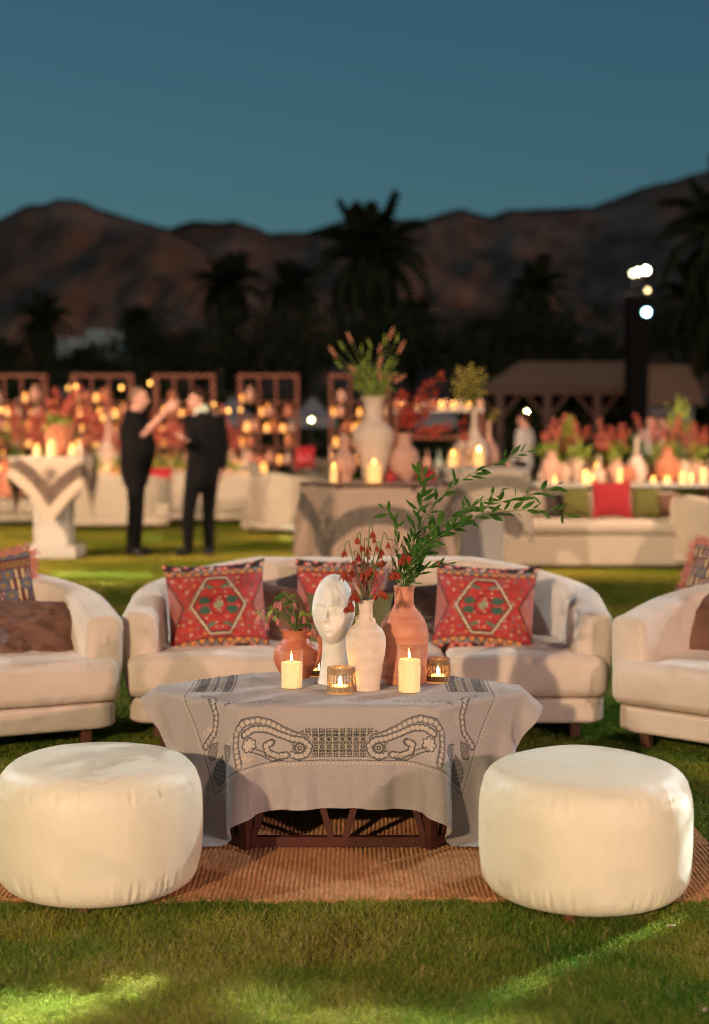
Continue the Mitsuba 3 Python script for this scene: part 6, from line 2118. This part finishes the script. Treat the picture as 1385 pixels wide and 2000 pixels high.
def mast(label, x, Y, h, w, drape):
    k = thing('lighting_tower', label, 'lighting tower')
    if drape:
        part(k, 'drape', crumple(refine(hullbox(w, w, h, 0.03, (x, Y, 0)), 0.2), 0.015, 2.0, 4), 'black_cloth')
    else:
        for a in (-1, 1):
            for b in (-1, 1):
                part(k, 'chord', tube([(x + a * w / 2, Y + b * w / 2, 0), (x + a * w / 2, Y + b * w / 2, h)], 0.025, 8), 'black_metal')
        for q in range(int(h / 0.5)):
            for b in (-1, 1):
                s = 1 if q % 2 else -1
                part(k, 'brace', tube([(x - s * w / 2, Y + b * w / 2, q * 0.5), (x + s * w / 2, Y + b * w / 2, q * 0.5 + 0.5)], 0.012, 6), 'black_metal')
    part(k, 'crossbar', bar((x - w * 0.62, Y, h + 0.03), (x + w * 0.62, Y, h + 0.03), 0.05), 'black_metal')
    return k


TY = 30.0
tx_ = xat(1242, TY)
lt = mast('black draped lighting tower with glaring white lamps on top', tx_, TY, at(1242, 578, TY)[2], 0.43, True)
tocam = np.array([-0.16, -1.0, -0.14])
for px, py, R, em, d in ((1236, 534, 0.07, (5, 5, 3), (-0.5, -1.0, -0.15)), (1247, 531, 0.075, (22, 18, 11), tocam), (1262, 528, 0.085, (24, 20, 12), tocam), (1265, 567, 0.05, (4.5, 3.2, 1.4), tocam), (1263, 610, 0.085, (9, 22, 24), (-0.1, -1.0, -0.3))):
    q = at(px, py, TY - 0.32)
    lamp_head(lt, q, d, R, emit=em)
    part(lt, 'yoke', tube([(q[0], q[1] + 0.13, q[2] - R), (q[0] - 0.3 * (q[0] - tx_), TY, min(q[2] - R, at(1242, 560, TY)[2]))], 0.015, 6), 'black_metal')
for px, py in ((1238, 562), (1250, 556)):
    q = at(px, py, TY - 0.1)
    part(lt, 'bracket', bar(q, q + [0, 0.0, 0.28], 0.05), 'black_metal')

for P0, lab, g, em, R in ((KEY, 'tall unseen lighting tower behind the photographer on the left', (0, 9, 0.2), KEY_W, 0.34), (FILL, 'unseen lighting tower behind the photographer on the right', (0, 8, 0.2), FILL_W, 0.25),
                          (UNSEEN_LEFT_T, 'unseen lighting tower at the left side of the lawn', (-1.9, 21, 0.5), None, 0.12), (UNSEEN_RIGHT_T, 'unseen lighting tower at the right side of the lawn', (4, 20, 0.5), None, 0.12)):
    k = mast(lab, P0[0], P0[1] + (0.6 if P0[1] > 0 else -0.6), P0[2] - 0.1, 0.4, False)  # four towers out of view, placed to carry the scene lights
    q = P0 + ([0.35 if P0[0] < 0 else -0.35, 0, 0.1] if em is None else [0, 0, 0])
    d = np.asarray(g, float) - q
    d /= np.linalg.norm(d)
    lamp_head(k, q - d * 0.03, d, R, L=0.4, emit=(20, 16, 11) if em is None else em / (math.pi * (0.9 * R) ** 2), wgt=0.05 if em is None else (34 if em is KEY_W else 14))
    part(k, 'yoke', tube([q - d * 0.2 + [0, 0, -R], (q[0], P0[1] + (0.6 if P0[1] > 0 else -0.6), P0[2] - 0.07)], 0.02, 6), 'black_metal')


def gobo(root, P0, aim, polys, inten, colour=(0.80, 1.0, 1.0), dist=0.25, R=0.092, weight=9.0, seed=1, rs=0.0005):
    """An unseen stage lamp with a pattern plate: a tiny bright source in a tube whose end plate has openings that throw the given patches."""
    d = np.asarray(aim, float) - P0
    d /= np.linalg.norm(d)
    a = np.cross(d, [0, 0, 1.0])
    a /= np.linalg.norm(a)
    b = np.cross(a, d)
    hole = []
    for poly in polys:
        pts = []
        for q in poly:
            v = q - P0
            t = dist / (v @ d)
            pts.append(((v * t) @ a, (v * t) @ b))
        hole.append(Polygon(pts).buffer(0))
    plate = Point(0, 0).buffer(R, quad_segs=24).difference(shapely.union_all(hole))
    m = cat(*[trimesh.creation.extrude_polygon(g, 0.0006, engine='earcut') for g in getattr(plate, 'geoms', [plate])])
    A = np.eye(4)
    A[:3, 0], A[:3, 1], A[:3, 2], A[:3, 3] = a, b, np.cross(a, b), P0 + d * dist
    Z = A.copy()
    Z[:3, :3] = frame_to(P0, d)[:3, :3]
    Z[:3, 3] = P0
    k = part(root, 'unseen_pattern_lamp', moved(lathe([(0, -0.12), (R, -0.12), (R + 0.003, -0.1), (R + 0.003, dist), (R + 0.0005, dist)], 32), Z), 'black_metal')
    put(k + '__plate', moved(m, A), 'black_metal', False)
    src = lathe([(rs, 0.0), (0, 0.0)], 12)
    scene[k + '__source'] = mikit.ply(moved(src, Z), 'lens_glass', smooth=False, emitter=glow(np.array(colour) * inten / (math.pi * rs * rs), weight))


def breakup(poly, seed, n=14, r=0.05):
    """The patch with uneven bites out of it, in ground metres."""
    g = np.random.default_rng(seed)
    P3 = np.asarray(poly)
    P = Polygon(P3[:, :2]).buffer(0).buffer(0.02)
    x0, y0, x1, y1 = P.bounds
    for _ in range(n):
        c = Point(g.uniform(x0, x1), g.uniform(y0, y1))
        P = P.difference(shapely.affinity.scale(c.buffer(1, quad_segs=3), g.uniform(0.4, 2.4) * r, g.uniform(0.3, 0.8) * r))
    return [[np.array([x, y, P3[0][2]]) for x, y in q.exterior.coords[:-1]] for q in getattr(P, 'geoms', [P]) if q.area > 1e-4]


def patch(*pp, z=0.02):
    return [gnd(a, b, z) for a, b in pp]


def disc3(c, r, n=20):
    return [np.asarray(c) + [r * math.cos(t), r * math.sin(t), 0] for t in np.linspace(0, 2 * np.pi, n, endpoint=False)]


gobo('lighting_tower_003', UNSEEN_LEFT_T, gnd(250, 1700),  # pattern lamps out of view, placed to throw light pools on lawn and furniture
     breakup(patch((-90, 1950), (30, 1922), (150, 1908), (292, 1896), (284, 1926), (200, 1962), (80, 1990), (-90, 2010)), 1, 12, 0.04), 7500)
gobo('lighting_tower_003', UNSEEN_LEFT_T + [0.0, 0, 0.6], (-2.6, 14.5, 0),
     [patch((95, 1111), (292, 1113), (292, 1126), (95, 1123)), patch((160, 1132), (258, 1132), (250, 1140), (165, 1140)), patch((30, 1040), (250, 1036), (250, 1046), (30, 1050)), patch((275, 1043), (310, 1043), (310, 1052), (275, 1052)), patch((540, 1042), (600, 1042), (600, 1054), (540, 1054))], 1000, weight=4)
gobo('lighting_tower_003', UNSEEN_LEFT_T + [0.0, 0, 0.3], gnd(250, 1500),
     [patch((228, 1298), (256, 1298), (256, 1320), (228, 1320)), patch((225, 1355), (260, 1355), (258, 1368), (225, 1368)), [at(405, 1560, 4.40), at(470, 1545, 4.25), at(470, 1640, 4.2), at(440, 1655, 4.2), at(400, 1610, 4.3)], [at(-40, 1480, 4.1), at(2, 1455, 4.05), at(22, 1500, 3.95), at(16, 1600, 3.85), at(-8, 1640, 3.85), at(-40, 1640, 4.0)]], 2200, (0.8, 1.0, 1.0), weight=5)
gobo('lighting_tower_004', UNSEEN_RIGHT_T, gnd(1000, 1700),
     breakup(patch((440, 1922), (560, 1930), (700, 1952), (830, 1968), (960, 1966), (1080, 1990), (1180, 2040), (560, 2040), (505, 1955)), 3, 14, 0.04)
     + breakup(patch((965, 1938), (1065, 1884), (1170, 1834), (1290, 1789), (1335, 1784), (1200, 1836), (1090, 1889), (1000, 1940)), 4, 26, 0.03), 2600)
gobo('lighting_tower_004', UNSEEN_RIGHT_T + [0.0, 0, 0.6], (2.2, 10.5, 0), [patch((1176, 1164), (1218, 1164), (1208, 1182), (1176, 1180)), [at(1050, 1015, 14.2), at(1150, 1015, 14.2), at(1150, 1026, 14.15), at(1040, 1026, 14.15)]], 700, weight=4)
# ---- pavilion, building
mat('thatch', proc(lambda p, n, uv: mix((0.17, 0.095, 0.06), (0.30, 0.185, 0.12), fbm(p.x * 9, p.y * 9, p.z * 2.5, 3))), 0.95)
PVY = 52.0
k = thing('thatched_pavilion', 'open pavilion with hipped brown thatched roof on timber posts', 'pavilion')
xa, xb = xat(945, PVY), xat(1225, PVY)
ze, zr_ = at(1000, 757, PVY)[2], at(1000, 706, PVY + 3)[2]
v = [(xa, PVY, ze), (xb + 2, PVY, ze), (xb + 2, PVY + 6, ze), (xa, PVY + 6, ze), (xa + 1.7, PVY + 3, zr_), (xb + 1.2, PVY + 3, zr_)]
top = [[0, 1, 5], [0, 5, 4], [1, 2, 5], [2, 3, 4], [2, 4, 5], [3, 0, 4], [3, 2, 1], [3, 1, 0]]
roof = m3.Manifold(m3.Mesh(np.asarray(v, np.float32), np.asarray(top, np.uint32))).refine_to_length(0.25).to_mesh()
rm_ = trimesh.Trimesh(roof.vert_properties[:, :3], roof.tri_verts, process=False)
part(k, 'roof', crumple(rm_, 0.05, 1.5, 7), 'thatch', 30)
part(k, 'eave_beam', bar((xa + 0.1, PVY + 0.1, ze - 0.14), (xb + 1.9, PVY + 0.1, ze - 0.14), 0.16, 0.2), 'dark_wood')
for px in (975, 1068, 1165):
    x = xat(px, PVY + 0.25)
    for y in (PVY + 0.25, PVY + 5.7):
        part(k, 'post', box(0.26, 0.26, ze - 0.24, (x, y, 0)), 'dark_wood')
    for s in (-1, 1):
        part(k, 'brace', bar((x + s * 0.14, PVY + 0.25, ze - 1.0), (x + s * 0.75, PVY + 0.25, ze - 0.26), 0.1), 'dark_wood')
k = thing('thatched_hut', 'brown thatched hut roof right of the lighting tower', 'hut')
xa, xb, Y = xat(1262, 47), xat(1376, 47), 47.0
ze, zr_ = at(1300, 792, Y)[2], at(1300, 712, Y + 1.8)[2]
v = [(xa, Y, ze), (xb, Y, ze), (xb, Y + 4, ze), (xa, Y + 4, ze), (xa + 0.12, Y + 1.8, zr_), (xb - 0.12, Y + 1.8, zr_)]
roof = m3.Manifold(m3.Mesh(np.asarray(v, np.float32), np.asarray(top, np.uint32))).refine_to_length(0.2).to_mesh()
part(k, 'roof', crumple(trimesh.Trimesh(roof.vert_properties[:, :3], roof.tri_verts, process=False), 0.04, 1.7, 8), 'thatch', 30)
part(k, 'wall', box(xb - xa - 0.4, 2.6, ze - 0.06, ((xa + xb) / 2, Y + 2.0, 0)), 'tent_fabric')
part(k, 'door', box(0.9, 0.06, 1.6, ((xa + xb) / 2 - 0.3, Y + 0.66, 0.01)), 'dark_wood')
k = thing('white_building', 'pale flat-roofed building half hidden among the palms at left', 'building')
Y = 112.0
x0, x1 = xat(172, Y), xat(238, Y)
zt_ = at(200, 653, Y)[2]
part(k, 'tower_block', box(x1 - x0, 4, zt_, ((x0 + x1) / 2, Y + 2, 0)), 'house_wall' if False else matte('house_wall', (0.74, 0.75, 0.78)))
x2 = xat(112, Y)
part(k, 'wing', box(x0 - x2 - 0.02, 4, at(140, 668, Y)[2], ((x0 + x2) / 2 - 0.02, Y + 2.2, 0)), 'house_wall')
part(k, 'parapet', box(x1 - x0 + 0.2, 0.25, 0.35, ((x0 + x1) / 2, Y + 0.05, zt_ + 0.002)), 'house_wall')
part(k, 'cornice', box(x0 - x2, 0.25, 0.3, ((x0 + x2) / 2 - 0.1, Y + 0.05, at(140, 668, Y)[2] + 0.002)), 'house_wall')
for i, px in enumerate((186, 205, 224)):
    q = at(px, 690, Y)
    w = part(k, 'window', box(0.5, 0.12, 0.9, (q[0], Y - 0.04, q[2])), 'white_paint')
    put(w + '__pane', box(0.4, 0.03, 0.8, (q[0], Y - 0.10, q[2] + 0.05)), 'black_metal')


# ---- palms and trees
def frond_mesh(L, droop, seed):
    r = np.random.default_rng(seed)
    t = np.linspace(0, 1, 16)
    path = np.stack([L * t * (1 - 0.18 * t ** 2), 0 * t, L * (0.42 * t - droop * t ** 2.3)], 1)
    ms = [tube(path, np.linspace(0.05, 0.012, 16), 4, False)]
    V, Fs, nn = [], [], 0
    for i in range(44):
        s = 0.10 + 0.9 * (i + r.random() * 0.6) / 44
        j = min(int(s * 15), 14)
        p = path[j] + (path[j + 1] - path[j]) * (s * 15 - j)
        tg = path[j + 1] - path[j]
        tg /= np.linalg.norm(tg)
        ll = L * 0.20 * math.sin(math.pi * min(0.12 + s * 0.86, 1)) ** 0.6 * r.uniform(0.8, 1.15)
        for sg in (-1, 1):
            d = np.array([0, sg, 0]) * 0.75 + tg * 0.62 + np.array([0, 0, -0.10 - 0.35 * r.random()])
            d /= np.linalg.norm(d)
            w = np.cross(d, [0, 0, 1.0]) * 0.035
            V += [p - w, p + w, p + d * ll * 0.55 + w * 0.8 + [0, 0, -0.02], p + d * ll * 0.55 - w * 0.8 + [0, 0, -0.02], p + d * ll + [0, 0, -0.16 * ll]]
            Fs += [[nn, nn + 1, nn + 2], [nn, nn + 2, nn + 3], [nn + 3, nn + 2, nn + 4]]
            nn += 5
    ms.append(tm(V, Fs))
    return mikit.ply(cat(*ms), 'palm_dark', smooth=False)


FRONDS = [frond_mesh(1.0, d, 5 + i) for i, d in enumerate((0.15, 0.45, 0.85, 1.25))]


def palm(label, px, py, Y, R, seed, n=30, tr=0.19):
    r = np.random.default_rng(seed)
    c = at(px, py, Y)
    k = thing('palm_tree', label, 'palm tree')
    lean = np.array([r.normal(0, 0.4), r.normal(0, 0.4), 0])
    path = bez(np.array([c[0], Y, 0]) + lean, np.array([c[0], Y, c[2] * 0.5]) + lean * 0.8, c, n=14)
    part(k, 'trunk', tube(path, np.linspace(tr * 1.3, tr * 0.85, 14) * (1 + 0.06 * (np.arange(14) % 2)), 10), 'trunk_dark', True)
    for i in range(n):
        a = i * 2.39996 + r.normal(0, 0.15)
        el = (i + 0.5) / n
        tilt = 1.0 - 1.75 * el + r.normal(0, 0.1)
        A = trimesh.transformations.euler_matrix(0, -tilt, a, 'sxyz')
        A = trimesh.transformations.rotation_matrix(a, [0, 0, 1]) @ trimesh.transformations.rotation_matrix(-tilt, [0, 1, 0])
        A[:3, :3] *= R * r.uniform(0.8, 1.15)
        A[:3, 3] = c + [0, 0, -0.1]
        reuse(k, 'frond', FRONDS[min(3, max(0, int(el * 3.2 + r.uniform(0, 0.8))))], A)


palm('tallest dark palm rising above the ridge behind the lilies', 722, 505, 70, 3.6, 1, 46, 0.26)
palm('dark palm left of the tallest one, its trunk visible', 445, 560, 76, 2.4, 2, 34)
palm('dark palm close at the left of the tallest palm', 572, 565, 82, 2.2, 3)
palm('low dark palm at the far left under the mountain', 82, 628, 78, 2.0, 4)
palm('small dark palm right of the white building', 266, 628, 84, 1.7, 5, 26)
palm('dark palm beyond the thatched pavilion', 1048, 570, 72, 2.3, 6, 34)
palm('big dark palm cut by the right edge, upper crown', 1428, 455, 52, 3.3, 7, 36, 0.24)
palm('dark palm at the right edge behind the lighting tower beam', 1372, 590, 58, 2.6, 8, 34)
palm('short dark palm between the tallest palm and the pavilion', 812, 640, 74, 2.1, 9)


def dark_tree(label, px, py, Y, rx, rz, seed):
    r = np.random.default_rng(seed)
    c = at(px, py, Y)
    k = thing('dark_tree', label, 'tree')
    part(k, 'trunk', tube(bez((c[0], Y, 0), (c[0] + 0.2, Y, c[2] * 0.4), c, n=8), np.linspace(0.22, 0.08, 8), 8), 'trunk_dark', True)
    n = 1300
    cl = r.normal(size=(22, 3)) * [rx * 0.42, rx * 0.42, rz * 0.42]
    p = c + cl[r.integers(0, 22, n)] + r.normal(size=(n, 3)) * [rx * 0.2, rx * 0.2, rz * 0.2]
    u = r.normal(size=(n, 3))
    w = np.cross(u, r.normal(size=(n, 3)))
    u *= 0.16 / np.linalg.norm(u, axis=1, keepdims=True)
    w *= 0.08 / np.linalg.norm(w, axis=1, keepdims=True)
    V = np.stack([p - u, p + w, p + u, p - w], 1).reshape(-1, 3)
    b = np.arange(n)[:, None] * 4
    part(k, 'crown', tm(V, (b + [0, 1, 2, 3])), 'palm_dark', False)


for i, (px, py, Y, rx, rz, lab) in enumerate(((20, 700, 66, 2.2, 1.4, 'dark bushy tree at the far left below the palm'), (130, 712, 70, 1.8, 1.0, 'dark bushy tree in front of the white building'), (310, 690, 72, 2.0, 1.5, 'dark bushy tree between white building and left palm'), (395, 690, 68, 2.2, 1.6, 'dark bushy tree under the left palm'), (500, 690, 70, 2.2, 1.6, 'dark bushy tree between the two left palms'), (600, 680, 68, 2.4, 1.8, 'dark bushy tree left of the lilies'), (690, 690, 66, 2.4, 1.6, 'dark bushy tree under the tallest palm'), (790, 660, 68, 2.4, 1.8, 'dark bushy tree behind the red blossom'),
                                              (880, 690, 66, 2.3, 1.3, 'dark bushy tree behind the yellow bush'), (960, 660, 72, 2.2, 1.5, 'dark bushy tree left of the pavilion palm'), (1030, 670, 70, 2.0, 1.4, 'dark bushy tree above the left pavilion roof'), (1110, 650, 72, 2.3, 1.7, 'dark bushy tree above the right pavilion roof'), (1185, 690, 70, 2.0, 1.1, 'dark bushy tree left of the lighting tower'), (1310, 660, 62, 2.4, 1.7, 'dark bushy tree right of the lighting tower'), (1395, 680, 60, 2.4, 1.8, 'dark bushy tree at the right picture edge'), (230, 730, 66, 2.0, 0.9, 'low dark tree just right of the white building'), (60, 760, 60, 2.4, 0.9, 'low dark tree behind the leftmost shelf unit'))):
    dark_tree(lab, px, py, Y, rx, rz, 200 + i)
# clipped hedge closing the lawn
hg = thing('hedge', 'long dark clipped hedge closing the lawn behind the shelves', 'hedge')
r_ = np.random.default_rng(300)
n = 9000
p = np.stack([r_.uniform(-26, 26, n), r_.uniform(56, 58, n), r_.uniform(0, 1, n) ** 0.7 * (3.3 + 0.0)], 1)
p[:, 2] *= 0.75 + 0.45 * meshkit.noise(p * [0.35, 0, 0], 4)
u = r_.normal(size=(n, 3)); u *= 0.32 / np.linalg.norm(u, axis=1, keepdims=True)
w = np.cross(u, r_.normal(size=(n, 3))); w *= 0.2 / np.linalg.norm(w, axis=1, keepdims=True)
put(hg, tm(np.stack([p - u, p + w, p + u, p - w], 1).reshape(-1, 3), np.arange(n)[:, None] * 4 + [0, 1, 2, 3]), 'palm_dark', False)
